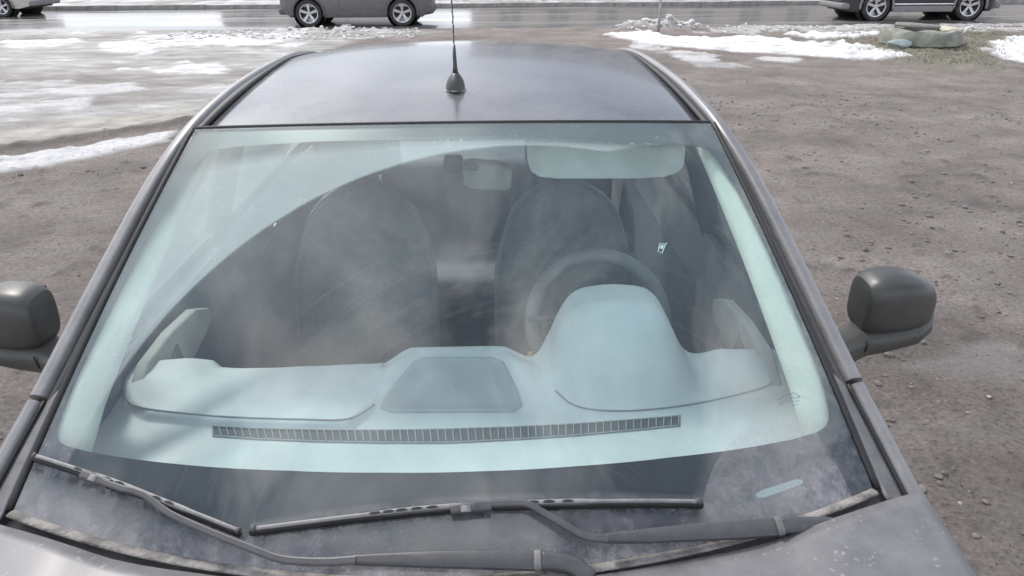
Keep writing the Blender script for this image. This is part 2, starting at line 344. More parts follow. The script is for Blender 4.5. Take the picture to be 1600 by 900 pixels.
    snow = np.maximum(snow, 0.45*np.clip(pile*1.5, 0, 1)*(w2 > -0.02)); snow = np.maximum(snow, 0.5*np.clip(pile2*1.5, 0, 1)*(w2 > -0.05))
    me = bpy.data.meshes.new('ground'); ny, nx = X.shape
    co = np.stack([X, Y, Z], -1).reshape(-1, 3).astype(np.float32)
    me.vertices.add(nx*ny); me.vertices.foreach_set('co', co.ravel())
    I = np.arange((ny-1)*(nx-1)); j = I//(nx-1); i = I % (nx-1); a = j*nx+i
    q = np.stack([a, a+1, a+nx+1, a+nx], 1).astype(np.int32)
    me.loops.add(q.size); me.loops.foreach_set('vertex_index', q.ravel())
    me.polygons.add(len(q)); me.polygons.foreach_set('loop_start', np.arange(0, q.size, 4, dtype=np.int32)); me.polygons.foreach_set('loop_total', np.full(len(q), 4, np.int32))
    me.update(calc_edges=True); me.validate()
    ca = me.color_attributes.new('mask', 'FLOAT_COLOR', 'POINT')
    ca.data.foreach_set('color', np.stack([snow, ice, gr, dark], -1).reshape(-1).astype(np.float32))
    cb = me.color_attributes.new('mask2', 'FLOAT_COLOR', 'POINT'); cb.data.foreach_set('color', np.stack([tan, tan, tan, tan], -1).reshape(-1).astype(np.float32))
    link('ground', me, ground_material(), kind='structure')
    return X, Y, Z
GX, GY, GZ = make_ground()
def ground_z(x, y):
    i = min(max(np.searchsorted(GX[0], x)-1, 0), GX.shape[1]-2); j = min(max(np.searchsorted(GY[:, 0], y)-1, 0), GX.shape[0]-2)
    return float(GZ[j, i])

# road: wet asphalt, kerb strip on the far side
def road_material():
    m = newmat('wet_asphalt'); nt = m.node_tree; L = nt.links.new
    b = N(nt, 'ShaderNodeBsdfPrincipled'); o = N(nt, 'ShaderNodeOutputMaterial'); L(b.outputs[0], o.inputs[0])
    tc = N(nt, 'ShaderNodeTexCoord'); mp = N(nt, 'ShaderNodeMapping'); mp.inputs['Scale'].default_value = (0.12, 1.0, 1); L(tc.outputs['Object'], mp.inputs[0])
    n1 = N(nt, 'ShaderNodeTexNoise', Scale=1.6, Detail=6.0); L(mp.outputs[0], n1.inputs['Vector'])
    r = N(nt, 'ShaderNodeMapRange'); r.inputs['From Min'].default_value = 0.3; r.inputs['From Max'].default_value = 0.7; r.inputs['To Min'].default_value = 0.10; r.inputs['To Max'].default_value = 0.30
    L(n1.outputs['Fac'], r.inputs['Value']); L(r.outputs[0], b.inputs['Roughness'])
    c = N(nt, 'ShaderNodeValToRGB'); c.color_ramp.elements[0].color = (0.11, 0.105, 0.105, 1); c.color_ramp.elements[1].color = (0.24, 0.225, 0.215, 1)
    c.color_ramp.elements[0].position = 0.35; c.color_ramp.elements[1].position = 0.65; L(n1.outputs['Fac'], c.inputs[0]); L(c.outputs[0], b.inputs['Base Color'])
    b.inputs['Specular IOR Level'].default_value = 0.5
    nb = N(nt, 'ShaderNodeTexNoise', Scale=25.0, Detail=3.0); L(tc.outputs['Object'], nb.inputs['Vector'])
    bp = N(nt, 'ShaderNodeBump', Strength=0.05, Distance=0.004); L(nb.outputs['Fac'], bp.inputs['Height']); L(bp.outputs[0], b.inputs['Normal'])
    return m
M_ROAD = road_material()
def road_sheet():
    xs = np.r_[-1500, -300, -80, np.arange(-25, 25.1, 0.5), 80, 300, 1500]
    rows = [lambda x: ROAD_Y0-0.15+0.3*(vn(np.array(x*0.9), np.array(0.3), 5)-.5), lambda x: ROAD_Y0+.15+0.3*(vn(np.array(x*0.9), np.array(0.3), 5)-.5), lambda x: 22.0, lambda x: 24.0, lambda x: ROAD_Y1]
    V, Fc = gridVF(len(xs), 5, lambda i, j: (xs[i], float(rows[j](float(xs[i]))), 0.012 if j else -0.05))
    mesh('road', V, Fc, M_ROAD, kind='structure')
road_sheet()
M_CONC = mat('kerb_concrete', (0.34, 0.33, 0.31), (0.24, 0.23, 0.22), 0.85, scale=6, bump=0.3)
kb = root('kerb', 'grey concrete kerb along the far side of the wet road', 'kerb')
sg = MB().box((0, 0, 0), (0.99, 0.16, 0.16)); kstone = None
for k in range(46):
    x = -23+k*1.0
    if kstone is None:
        kstone = sg.build('kerb_stone', M_CONC, kb, bevel=0.012); o = kstone
    else:
        o = kstone.copy(); COL.objects.link(o); o.parent = kb
    o.location = (x, ROAD_Y1+0.1+rng.uniform(-.01, .01), 0.07+rng.uniform(-.01, .008)); o.rotation_euler = (0, 0, rng.uniform(-.008, .008))

# clods and pebbles
def scatter():
    ico = bmesh.new(); bmesh.ops.create_icosphere(ico, subdivisions=1, radius=1); bv = np.array([v.co[:] for v in ico.verts]); bf = np.array([[v.index for v in f.verts] for f in ico.faces]); ico.free()
    def batch(name, n, box, smin, smax, mt, seed, keep=lambda x, y: True, pw=3.0):
        r = np.random.RandomState(seed); V = []; Fc = []; c = 0
        while c < n:
            x = r.uniform(box[0], box[1]); y = r.uniform(box[2], box[3])
            if not keep(x, y): continue
            s = smin+(smax-smin)*r.rand()**pw
            v = bv*(1+0.35*(r.rand(len(bv), 1)-.5))*np.array([1, r.uniform(.6, 1.1), r.uniform(.4, .7)])*s
            a = r.uniform(0, 6.28); rot = np.array([[math.cos(a), -math.sin(a), 0], [math.sin(a), math.cos(a), 0], [0, 0, 1]])
            v = v@rot.T+np.array([x, y, ground_z(x, y)+s*0.15]); Fc.append(bf+len(bv)*c); V.append(v); c += 1
        V = np.concatenate(V); Fc = np.concatenate(Fc)
        o = mesh(name, V, [tuple(map(int, f)) for f in Fc], mt, None, smooth=False, kind='stuff'); return o
    incar = lambda x, y: not (abs(x) < 0.95 and y < 4.4)
    cl = lambda x, y: incar(x, y) and not (x < 0 and y > 6.9) and vn(np.array(x*1.3), np.array(y*1.3), 50) > 0.45
    M1 = mat('damp_clod', (0.13, 0.115, 0.105), (0.2, 0.18, 0.165), 0.9, scale=20)
    M2 = mat('pale_gravel', (0.36, 0.34, 0.32), (0.22, 0.2, 0.19), 0.9, scale=3)
    tag(batch('mud_clods', 5200, (-6, 8.5, 0.2, 10.5), 0.004, 0.030, M1, 2, cl, 3.0), 'small dark mud clods scattered over the bare parking ground', 'mud clods')
    tag(batch('gravel', 2600, (-6, 9, 0.2, 12), 0.003, 0.014, M2, 3, incar), 'tiny pale gravel stones scattered over the brown ground', 'gravel')
    M3 = mat('dirty_snow_lump', (0.7, 0.69, 0.68), (0.35, 0.33, 0.31), 0.7, scale=5)
    tag(batch('snow_lumps', 420, (3.3, 5.4, 19.0, 19.8), 0.02, 0.09, M3, 4, lambda x, y: abs(x-4.35) < 1.1*(1-abs(y-19.4)), 2), 'dirty snow lumps heaped around the thin metal post', 'snow lumps')
    tag(batch('ice_crumbs', 900, (5.5, 17, 18.3, 19.9), 0.01, 0.06, M3, 6, pw=3), 'white ice crumbs strewn along the near edge of the road', 'ice crumbs')
    tag(batch('slush_lumps', 600, (-7.5, -1.6, 17.8, 19.8), 0.015, 0.07, M3, 8, pw=2.5), 'grey slush lumps along the roadside behind the parked car', 'slush lumps')
    # dry grass blades
    r = np.random.RandomState(9); V = []; Fc = []
    poly = np.array(gp((1300, 62), (1400, 50), (1560, 50), (1590, 60), (1565, 90), (1555, 108), (1430, 102), (1340, 82)))
    n = 0
    while n < 7000:
        x = r.uniform(5.5, 13); y = r.uniform(12, 19)
        if pinpoly(np.array([x]), np.array([y]), poly)[0] < 0.1*r.randn(): continue
        if math.hypot(x-9.0, y-16.4) < 0.85: continue
        h = r.uniform(.02, .085); a = r.uniform(0, 6.28); w = .006; z = ground_z(x, y)-.01; l = r.uniform(-1, 1, 2)*h*1.2
        V += [(x-w*math.cos(a), y-w*math.sin(a), z), (x+w*math.cos(a), y+w*math.sin(a), z), (x+l[0], y+l[1], z+h)]; Fc.append((3*n, 3*n+1, 3*n+2)); n += 1
    M4 = mat('dry_grass', (0.30, 0.275, 0.21), (0.18, 0.165, 0.12), 0.9, scale=2)
    tag(mesh('dry_grass', V, Fc, M4, smooth=False, kind='stuff'), 'short dry yellowish grass around the concrete well ring', 'dry grass')
scatter()

# concrete well ring with lid, stones, post
def well():
    c = P(1436, 66, 2, 0.1); z = ground_z(c[0], c[1])-0.03
    t = root('concrete_well_ring', 'low broken concrete well ring with tilted lid in the dry grass', 'well ring', (c[0], c[1], z))
    M = mat('weathered_concrete', (0.27, 0.27, 0.23), (0.16, 0.165, 0.14), 0.9, scale=5, bump=0.5, bscale=30)
    b = MB().lathe([(0.76, 0), (0.74, 0.16), (0.70, 0.25), (0.55, 0.27), (0.50, 0.25), (0.50, 0.0)], (0, 0, 0), n=40)
    for i, v in enumerate(b.V):
        b.V[i] = (v[0]*(1+.03*math.sin(i*1.7)), v[1]*(1+.03*math.cos(i*2.3)), v[2]*(1+.10*math.sin(i*0.9)))
    b.build('ring', M, t, sharp=50)
    MB().lathe([(0.0, 0.0), (0.40, 0.0), (0.42, 0.03), (0.40, 0.06), (0.0, 0.07)], (-0.12, 0, 0.29), n=30).build('lid', mat('iron_lid', (0.14, 0.14, 0.13), (0.22, 0.21, 0.19), 0.8, scale=12), t, sharp=40).rotation_euler = (0, 0.06, 0)
    MB().lathe([(0.0, 0), (0.50, 0)], (0, 0, 0.03), n=24).build('pit', mat('pit', (0.06, 0.06, 0.05)), t)
well()
def rock(name, px, py, d, mt, label, cat, seed, lift=0.0):
    bm = bmesh.new(); bmesh.ops.create_icosphere(bm, subdivisions=3, radius=0.5); r = random.Random(seed)
    cuts = [(Vector((r.gauss(0, 1), r.gauss(0, 1), r.gauss(0, 1))).normalized(), r.uniform(.25, .42)) for _ in range(12)]
    for v in bm.verts:
        for n_, k in cuts:
            t = v.co.dot(n_)
            if t > k: v.co -= n_*(t-k)
        v.co.x *= d[0]/.75; v.co.y *= d[1]/.75; v.co.z *= d[2]/.75
    me = bpy.data.meshes.new(name); bm.to_mesh(me); bm.free()
    o = link(name, me, mt, smooth=False); p = P(px, py, 2, 0); o.location = (p[0], p[1], ground_z(p[0], p[1])+d[2]*0.3+lift); tag(o, label, cat); return o
rock('stone', 1404, 80, (0.46, 0.3, 0.17), mat('bluish_stone', (0.27, 0.33, 0.32), (0.18, 0.22, 0.22), 0.8, bump=0.3), 'bluish grey stone in front of the concrete well ring', 'stone', 2)
rock('concrete_chunk', 1474, 74, (0.40, 0.35, 0.36), mat('yellowish_concrete', (0.56, 0.54, 0.42), (0.4, 0.39, 0.31), 0.9, bump=0.4), 'pale yellowish concrete chunk leaning on the right of the well ring', 'concrete chunk', 5)
rock('snow_clump', 1446, 75, (0.62, 0.12, 0.06), mat('snow_clump', (0.85, 0.85, 0.86), (0.6, 0.6, 0.6), 0.7), 'narrow white snow clump in front of the well ring', 'snow clump', 7)
rg = MB().tube([(0, 0, 0), (0.04, 0, 0.10), (0.14, 0, 0.15), (0.22, 0, 0.10)], [.03, .035, .03, .03], 8, up=(0, 1, 0)).build('plastic_scrap', mat('white_plastic', (0.72, 0.71, 0.68)))
p = P(1503, 64, 2, 0); rg.location = (p[0], p[1], ground_z(p[0], p[1])); tag(rg, 'small curled white plastic scrap right of the well ring', 'scrap')
pp = P(1029, 44, 2, 0.1)
post = MB().tube([(pp[0], pp[1], -0.1), (pp[0], pp[1], 3.0)], 0.036, 12).build('metal_post', mat('galvanised', (0.5, 0.5, 0.5), (0.4, 0.4, 0.4), 0.45, metal=0.6))
tag(post, 'thin grey metal post standing in the snow heap beside the road', 'post')

# apartment blocks across the road (mirrored in the roof and the wet road)
def block(x0, x1, y0, fl, wallc, label, pit=3.2):
    t = root('apartment_building', label, 'building', ((x0+x1)/2, y0, 0), 0, 'apartment blocks across the road'); w = x1-x0; h = fl*2.8+1.2
    MB().box((0, 6, h/2), (w, 12, h)).build('wall', mat('panel_wall', wallc, tuple(c*.86 for c in wallc), 0.9, scale=.6), t, smooth=False)
    MB().box((0, 6, h+0.12), (w+.5, 12.5, .24)).build('roof', M_CONC, t, smooth=False)
    n = int((w-2)/pit); g = mat('window_pane', (0.05, 0.06, 0.07), rough=0.1); fr = mat('window_frame', (0.7, 0.7, 0.68)); w0 = None
    for k in range(fl):
        for q in range(n):
            x = -w/2+1+pit/2+q*pit; z = 2.2+k*2.8
            if w0 is None:
                f = MB(); f.box((0, 0, 0.72), (1.6, .12, .07)); f.box((0, 0, -0.72), (1.6, .12, .07))
                for s in (-.77, 0, .77): f.box((s, 0, 0), (.07, .11, 1.37))
                w0 = f.build('window', fr, t, smooth=False); p0 = MB().box((0, 0.03, 0), (1.5, .05, 1.4)).build('pane', g, w0, smooth=False); o = w0
            else:
                o = w0.copy(); COL.objects.link(o); o.parent = t; c = p0.copy(); COL.objects.link(c); c.parent = o
            o.location = (x, -0.05, z)
    return t
block(-1, 38, 52, 5, (0.52, 0.47, 0.42), 'long beige five storey apartment block across the road')
block(-20, -7, 60, 3, (0.45, 0.43, 0.41), 'shorter grey three storey apartment block across the road')

# ------------------------------------------------------------------ parked car
DCOL = (0.37, 0.36, 0.362)
M_PAINT = mat('dusty_paint', (0.10, 0.10, 0.115), (0.085, 0.085, 0.10), 0.28, 0.45, dust=0.25, spots=0.10, coat=0.3, dscale=7, dcol=DCOL)
M_ROOFP = mat('roof_paint', (0.075, 0.08, 0.095), (0.055, 0.06, 0.072), 0.13, 0.3, dust=0.22, spots=0.08, coat=0.25, dscale=5, dcol=DCOL)
M_HOOD = mat('hood_paint', (0.075, 0.075, 0.085), (0.06, 0.06, 0.07), 0.42, 0.3, dust=0.34, spots=0.30, coat=0.10, dscale=16, dcol=DCOL)
M_PILLAR = mat('pillar_paint', (0.13, 0.13, 0.135), (0.10, 0.10, 0.105), 0.33, 0.5, dust=0.34, spots=0.08, coat=0.3, dscale=16, dcol=(0.44, 0.42, 0.42))
M_BLACK = mat('black_rubber', (0.012, 0.012, 0.013), (0.02, 0.02, 0.02), 0.6)
M_RUB = mat('dusty_rubber', (0.02, 0.02, 0.022), (0.03, 0.03, 0.032), 0.5, dust=0.14, dscale=35, dcol=(0.3, 0.29, 0.29))
M_PLAST = mat('dusty_plastic', (0.045, 0.046, 0.05), (0.06, 0.06, 0.065), 0.45, dust=0.42, dscale=28, dcol=(0.33, 0.32, 0.33), bump=0.12, bscale=180)
M_ARM = mat('wiper_paint', (0.022, 0.024, 0.028), (0.032, 0.033, 0.038), 0.42, dust=0.135, dscale=30, dcol=(0.35, 0.34, 0.345), spots=0.05)
M_BLADE = mat('wiper_blade_plastic', (0.03, 0.03, 0.034), (0.08, 0.08, 0.085), 0.38, dust=0.36, dscale=70, dcol=(0.5, 0.49, 0.49))
M_MIRR = mat('mirror_plastic', (0.014, 0.015, 0.016), (0.022, 0.022, 0.022), 0.36, dust=0.15, dscale=9, dcol=(0.30, 0.295, 0.27), spots=0.03)
M_DIRTSTRIP = mat('mud_caked_strip', (0.27, 0.25, 0.235), (0.13, 0.122, 0.118), 0.85, scale=26, bump=0.6, bscale=90, lo=.4, hi=.6)
M_DASH = mat('dash_plastic', (0.70, 0.70, 0.69), (0.60, 0.605, 0.60), 0.5, scale=5, bump=0.05, bscale=300)
M_DARKDASH = mat('dash_lid_plastic', (0.46, 0.46, 0.465), (0.42, 0.42, 0.43), 0.6)
M_VENT = mat('vent_dark', (0.13, 0.14, 0.15), rough=0.8)
M_SEAT = mat('seat_fabric', (0.16, 0.165, 0.175), (0.21, 0.215, 0.225), 0.9, scale=30)
M_SEATP = mat('seat_piping', (0.19, 0.20, 0.205), rough=0.8)
M_INT = mat('interior_dark', (0.12, 0.125, 0.135), (0.15, 0.155, 0.165), 0.8)
M_INTL = mat('interior_light_trim', (0.78, 0.76, 0.66), (0.74, 0.72, 0.63), 0.7)
M_PULL = mat('door_pull_trim', (0.50, 0.475, 0.44), rough=0.6)

def glass_mat(name, tint, refl=1.9, dust=0.10, windshield=False, rough=0.0):
    m = newmat(name); nt = m.node_tree; L = nt.links.new
    o = N(nt, 'ShaderNodeOutputMaterial'); tr = N(nt, 'ShaderNodeBsdfTransparent'); tr.inputs[0].default_value = (*tint, 1)
    gl = N(nt, 'ShaderNodeBsdfGlossy', Roughness=rough); fr = N(nt, 'ShaderNodeFresnel', IOR=1.5)
    # a thin sheet reflects alike from both sides
    ge = N(nt, 'ShaderNodeNewGeometry'); io = N(nt, 'ShaderNodeMapRange'); io.inputs['To Min'].default_value = 1.5; io.inputs['To Max'].default_value = 1/1.5
    L(ge.outputs['Backfacing'], io.inputs['Value']); L(io.outputs[0], fr.inputs['IOR'])
    ml = N(nt, 'ShaderNodeMath', _operation='MULTIPLY'); ml.use_clamp = True; ml.inputs[1].default_value = refl; L(fr.outputs[0], ml.inputs[0])
    mx = N(nt, 'ShaderNodeMixShader'); L(ml.outputs[0], mx.inputs[0]); L(tr.outputs[0], mx.inputs[1]); L(gl.outputs[0], mx.inputs[2])
    df = N(nt, 'ShaderNodeBsdfDiffuse'); df.inputs[0].default_value = (0.50, 0.50, 0.50, 1)
    tc = N(nt, 'ShaderNodeTexCoord'); sp = N(nt, 'ShaderNodeSeparateXYZ'); L(tc.outputs['Object'], sp.inputs[0])
    def M(op, a, b=None, c=None, clamp=False):
        n = N(nt, 'ShaderNodeMath', _operation=op); n.use_clamp = clamp
        for k, v in enumerate((a, b, c)):
            if v is None: continue
            if isinstance(v, (int, float)): n.inputs[k].default_value = v
            else: L(v, n.inputs[k])
        return n.outputs[0]
    def noise(s, d=6.0, r=0.65, dist=0.0, src=None):
        n = N(nt, 'ShaderNodeTexNoise', Scale=s, Detail=d, Roughness=r, Distortion=dist); L(src or tc.outputs['Object'], n.inputs['Vector']); return n.outputs['Fac']
    def rng_(v, a, b, c, d):
        n = N(nt, 'ShaderNodeMapRange'); L(v, n.inputs['Value'])
        for k, q in zip(('From Min', 'From Max', 'To Min', 'To Max'), (a, b, c, d)): n.inputs[k].default_value = q
        return n.outputs[0]
    if not windshield:
        fac = rng_(noise(5), 0.3, 0.7, dust*0.5, dust*1.5)
    else:
        X, Y = sp.outputs['X'], sp.outputs['Y']; wob = M('MULTIPLY', M('SUBTRACT', noise(9, 3.0), 0.5), 0.025)
        def dist(cx, cy, cz):
            n = N(nt, 'ShaderNodeVectorMath', _operation='DISTANCE'); L(tc.outputs['Object'], n.inputs[0]); n.inputs[1].default_value = (cx, cy, cz); return n.outputs['Value']
        d1 = M('ADD', dist(0.626, 0.933, 0.992), rng_(Y, 0.93, 1.35, -0.072, 0.0)); d2 = dist(0.200, 0.847, 1.010)
        # swept rings of the driver blade and of the passenger blade
        w1 = M('MULTIPLY', rng_(d1, 0.144, 0.148, 0, 1), rng_(M('ADD', d1, M('MULTIPLY', wob, 0.3)), 0.855, 0.868, 1, 0))
        w1 = M('MULTIPLY', w1, rng_(M('ADD', X, M('MULTIPLY', wob, 0.6)), 0.63, 0.655, 1, 0))
        w2 = M('MULTIPLY', rng_(d2, 0.508, 0.514, 0, 1), rng_(M('ADD', d2, M('MULTIPLY', wob, 0.12)), 0.879, 0.886, 1, 0))
        # nothing is swept below the parked blades
        lineR = M('SUBTRACT', Y, M('MULTIPLY_ADD', X, 0.0415, 0.925)); lineL = M('SUBTRACT', Y, M('MULTIPLY_ADD', X, -0.427, 0.773))
        up1 = rng_(lineR, 0.0, 0.008, 0, 1); up2 = rng_(lineL, -0.004, 0.004, 0, 1)
        sw = M('MAXIMUM', M('MULTIPLY', w1, up1), M('MULTIPLY', w2, up2), clamp=True)
        blotch = noise(6.5, 9.0, 0.72, 0.4); fine = noise(45, 6.0, 0.8)
        dirty = M('ADD', rng_(blotch, 0.32, 0.70, 0.08, 0.42), rng_(fine, 0.38, 0.72, -0.10, 0.22))
        foot = M('SUBTRACT', Y, M('MULTIPLY_ADD', M('MULTIPLY', X, X), 0.317, 0.832)); mud = M('MULTIPLY', rng_(M('ADD', foot, M('MULTIPLY', wob, 2.0)), 0.0, 0.055, 1.0, 0.0), rng_(noise(22, 7.0, 0.75), 0.38, 0.72, 0.0, 0.6)); dirty = M('ADD', dirty, mud)
        stre = N(nt, 'ShaderNodeMapping'); stre.inputs['Scale'].default_value = (1.0, 0.3, 0.3); L(tc.outputs['Object'], stre.inputs[0])
        clean = rng_(noise(7, 4.0, 0.6, 0.2, stre.outputs[0]), 0.3, 0.75, dust*0.55, dust*1.4)
        arc = N(nt, 'ShaderNodeTexNoise', Scale=1.0, Detail=3.0, _noise_dimensions='1D'); L(M('MULTIPLY', d2, 150.0), arc.inputs['W'])
        clean = M('ADD', clean, M('MULTIPLY', rng_(arc.outputs['Fac'], 0.5, 0.75, 0, 0.045), rng_(noise(2.5), 0.4, 0.6, 0, 1)))
        # the upper film is an even thin veil, the mud splash sits at the cowl end
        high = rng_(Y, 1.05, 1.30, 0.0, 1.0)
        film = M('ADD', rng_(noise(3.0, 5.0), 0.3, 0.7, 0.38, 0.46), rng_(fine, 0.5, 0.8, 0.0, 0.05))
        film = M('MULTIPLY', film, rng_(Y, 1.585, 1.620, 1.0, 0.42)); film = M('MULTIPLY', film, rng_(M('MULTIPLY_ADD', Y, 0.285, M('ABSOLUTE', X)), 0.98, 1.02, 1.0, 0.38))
        leftc = rng_(X, -0.62, -0.25, 0.75, 1.0); dirty = M('MULTIPLY', dirty, leftc)
        dm = N(nt, 'ShaderNodeMix', _data_type='FLOAT'); L(high, dm.inputs[0]); L(dirty, dm.inputs[2]); L(film, dm.inputs[3]); dirty = dm.outputs[0]; cowlw = M('SUBTRACT', 1.0, high)
        edge = rng_(X, 0.56, 0.66, 0.0, 0.20); edge = M('MULTIPLY', edge, rng_(noise(30, 6.0, 0.8), 0.4, 0.65, 0.0, 1.0))
        a = M('MULTIPLY', M('SUBTRACT', 1.0, sw), dirty); b = M('MULTIPLY', sw, clean)
        fac = M('ADD', M('ADD', a, b), edge, clamp=True)
        vo = N(nt, 'ShaderNodeTexVoronoi', Scale=90.0); L(tc.outputs['Object'], vo.inputs['Vector'])
        spk = M('MULTIPLY', M('LESS_THAN', vo.outputs['Distance'], rng_(noise(12), 0.4, 0.8, 0.02, 0.24)), 0.28)
        spk = M('MULTIPLY', spk, M('SUBTRACT', 1.0, M('MULTIPLY', sw, 0.85))); fac = M('ADD', fac, spk, clamp=True)
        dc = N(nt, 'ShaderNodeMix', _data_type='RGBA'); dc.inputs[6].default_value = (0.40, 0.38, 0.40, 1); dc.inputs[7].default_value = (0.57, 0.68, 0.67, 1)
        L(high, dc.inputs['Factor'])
        # black rubber residue under the parked blades
        def below(line, a0, b0): return M('MULTIPLY', rng_(M('ADD', line, M('MULTIPLY', wob, 0.5)), a0, a0*.6, 0, 1), rng_(line, b0, b0+.003, 1, 0))
        onR = M('MULTIPLY', M('MULTIPLY', rng_(X, -0.30, -0.28, 0, 1), rng_(X, 0.40, 0.42, 1, 0)), below(lineR, -0.030, -0.004))
        onL = M('MULTIPLY', rng_(X, -0.36, -0.33, 1, 0), below(lineL, -0.034, -0.006))
        res = M('MULTIPLY', M('MAXIMUM', onR, onL), rng_(noise(34, 6.0, 0.8), 0.44, 0.54, 0, 0.85))
        d3 = N(nt, 'ShaderNodeMix', _data_type='RGBA'); L(res, d3.inputs['Factor']); L(dc.outputs[2], d3.inputs[6]); d3.inputs[7].default_value = (0.02, 0.02, 0.025, 1); L(d3.outputs[2], df.inputs[0])
        fac = M('MAXIMUM', fac, M('MULTIPLY', res, 0.8))
    m2 = N(nt, 'ShaderNodeMixShader'); L(fac, m2.inputs[0]); L(mx.outputs[0], m2.inputs[1]); L(df.outputs[0], m2.inputs[2]); L(m2.outputs[0], o.inputs[0])
    return m
M_WS = glass_mat('windshield_glass', (0.825, 0.95, 0.945), refl=2.0, dust=0.062, windshield=True)
M_GLASS = glass_mat('side_glass', (0.92, 0.96, 0.95), refl=1.6, dust=0.30)

car = root('parked_car', 'dusty dark grey sedan parked on the dirt lot, seen close over its windshield', 'car')

# windshield surface
def WS(u, v, off=0.0):
    e0 = np.array([0.737*u, 0.832+0.172*u*u, 1.008]); e1 = np.array([0.600*u, 1.655+0.075*u*u, 1.515-0.022*u*u])
    p = e0*(1-v)+e1*v; n = np.array([0.12*u, -0.53, 0.84]); n = n/np.linalg.norm(n)
    return p+n*(0.020*4*v*(1-v)*(1-0.3*u*u)+off)
def ws_hit(px, py, off=0.0):
    d = ray(px, py); d = d/np.linalg.norm(d); x = np.array([0.0, 0.5, 1.5])
    for _ in range(12):
        f = WS(x[0], x[1], off)-CAM-d*x[2]
        J = np.stack([(WS(x[0]+1e-5, x[1], off)-WS(x[0], x[1], off))/1e-5, (WS(x[0], x[1]+1e-5, off)-WS(x[0], x[1], off))/1e-5, -d], 1)
        x = x-np.linalg.solve(J, f)
    return x
def WSP(px, py, off=0.0):
    u, v, _ = ws_hit(px, py, off); return WS(u, v, off)
ws = grid('windshield', 41, 41, lambda i, j: WS(-1+i/20, j/40), M_WS, car)

# black enamel band behind the glass
inner = [(84, 668), (86, 682), (92, 690), (104, 696), (130, 703), (200, 715), (300, 726), (450, 734), (600, 737), (750, 735), (900, 727), (1050, 713), (1150, 701), (1240, 685), (1280, 673), (1292, 664), (1297, 652), (1296, 640),
         (1286, 590), (1250, 500), (1200, 385), (1150, 290), (1118, 244), (1108, 234), (1092, 227), (1000, 221), (850, 216), (700, 215), (500, 219), (380, 226), (340, 231), (322, 238), (308, 252), (285, 285), (225, 380), (160, 500), (112, 595)]
iuv = [ws_hit(*p)[:2] for p in inner]
def band():
    c = np.array([0.0, 0.52]); n = 220; pts = np.array(iuv+[iuv[0]]); dense = []
    for a, b in zip(pts[:-1], pts[1:]):
        for k in range(12): dense.append(a+(b-a)*k/12)
    dense = np.array(dense); V = []; Fc = []; th = np.arctan2((dense-c)[:, 1]*1.7, (dense-c)[:, 0]); o = np.argsort(th); dense = dense[o]; n = len(dense); rings = 6
    for q in dense:
        d = q-c; t = min((1-abs(0))/abs(d[0]) if abs(d[0]) > 1e-6 else 99, ((1.0-c[1]) if d[1] > 0 else c[1])/max(abs(d[1]), 1e-6))
        out = c+d*t
        for k in range(rings): 
            s = q+(out-q)*k/(rings-1); V.append(WS(s[0], s[1], -0.004))
    for i in range(n):
        for k in range(rings-1): a = i*rings+k; b = ((i+1) % n)*rings+k; Fc.append((a, b, b+1, a+1))
    return V, Fc
V, Fc = band()
M_FRIT = mat('black_enamel', (0.022, 0.023, 0.027), (0.026, 0.027, 0.03), 0.35)
vs = [WSP(*p, -0.0025) for p in ((1180, 772), (1190, 766), (1243, 749), (1254, 749), (1255, 755), (1248, 759), (1195, 777), (1184, 778))]
frit = mesh('enamel_band', V, Fc, M_FRIT, ws)
mesh('vin_slot', vs, [tuple(range(8))], mat('vin_plate', (0.42, 0.50, 0.50), rough=0.5), ws, smooth=False, label='small pale slot in the black band')

# printed maker mark: little car outline over a word and small lines
M_PRINT = mat('glass_print', (0.10, 0.14, 0.17), rough=0.8)
def glass_frame(px, py, off):
    u, v, _ = ws_hit(px, py); p = WS(u, v, off); du = WS(u+.01, v, off)-WS(u-.01, v, off); dv = WS(u, v+.01, off)-WS(u, v-.01, off)
    return p, du/np.linalg.norm(du), dv/np.linalg.norm(dv)
def flat_text(name, s, px, py, h, mt, parent, rot=0.0, off=0.0012, label=None):
    cu = bpy.data.curves.new(name, 'FONT'); cu.body = s; cu.size = h; cu.align_x = 'CENTER'; cu.align_y = 'CENTER'; cu.extrude = 0.0001; cu.space_character = 1.25
    o = bpy.data.objects.new('tmp', cu); COL.objects.link(o); dg = bpy.context.evaluated_depsgraph_get(); me = bpy.data.meshes.new_from_object(o.evaluated_get(dg)); bpy.data.objects.remove(o)
    p, a, b = glass_frame(px, py, off); n = np.cross(a, b); n /= np.linalg.norm(n); b = np.cross(n, a)
    a2 = a*math.cos(rot)+b*math.sin(rot); b2 = -a*math.sin(rot)+b*math.cos(rot)
    me.materials.clear(); x = link(name, me, mt, parent, smooth=False, label=label)
    x.matrix_world = Matrix(((a2[0], b2[0], n[0], p[0]), (a2[1], b2[1], n[1], p[1]), (a2[2], b2[2], n[2], p[2]), (0, 0, 0, 1)))
    return x
flat_text('maker_mark', 'AUTOSTAR', 1234, 625, 0.0088, M_PRINT, ws, 0.06, -0.001, 'printed word under a car outline in the glass corner')
MB().tube([WSP(*p, -0.001) for p in smooth_curve([(1215, 625), (1220, 622), (1225, 620), (1232, 617), (1240, 614), (1245, 616), (1249, 620)], 20)], 0.0006, 6).build('car_outline', M_PRINT, ws)
MB().tube([WSP(*p, -0.001) for p in smooth_curve([(1222, 621), (1226, 617), (1236, 616)], 10)], 0.0005, 6).build('car_outline', M_PRINT, ws)
for (a, b) in (((1236, 628.5), (1250, 625.5)), ((1238, 634), (1247, 631.5)), ((1221, 633), (1223, 633))):
    MB().tube([WSP(*a, -0.001), WSP(*b, -0.001)], 0.0004, 6).build('print_line', M_PRINT, ws)

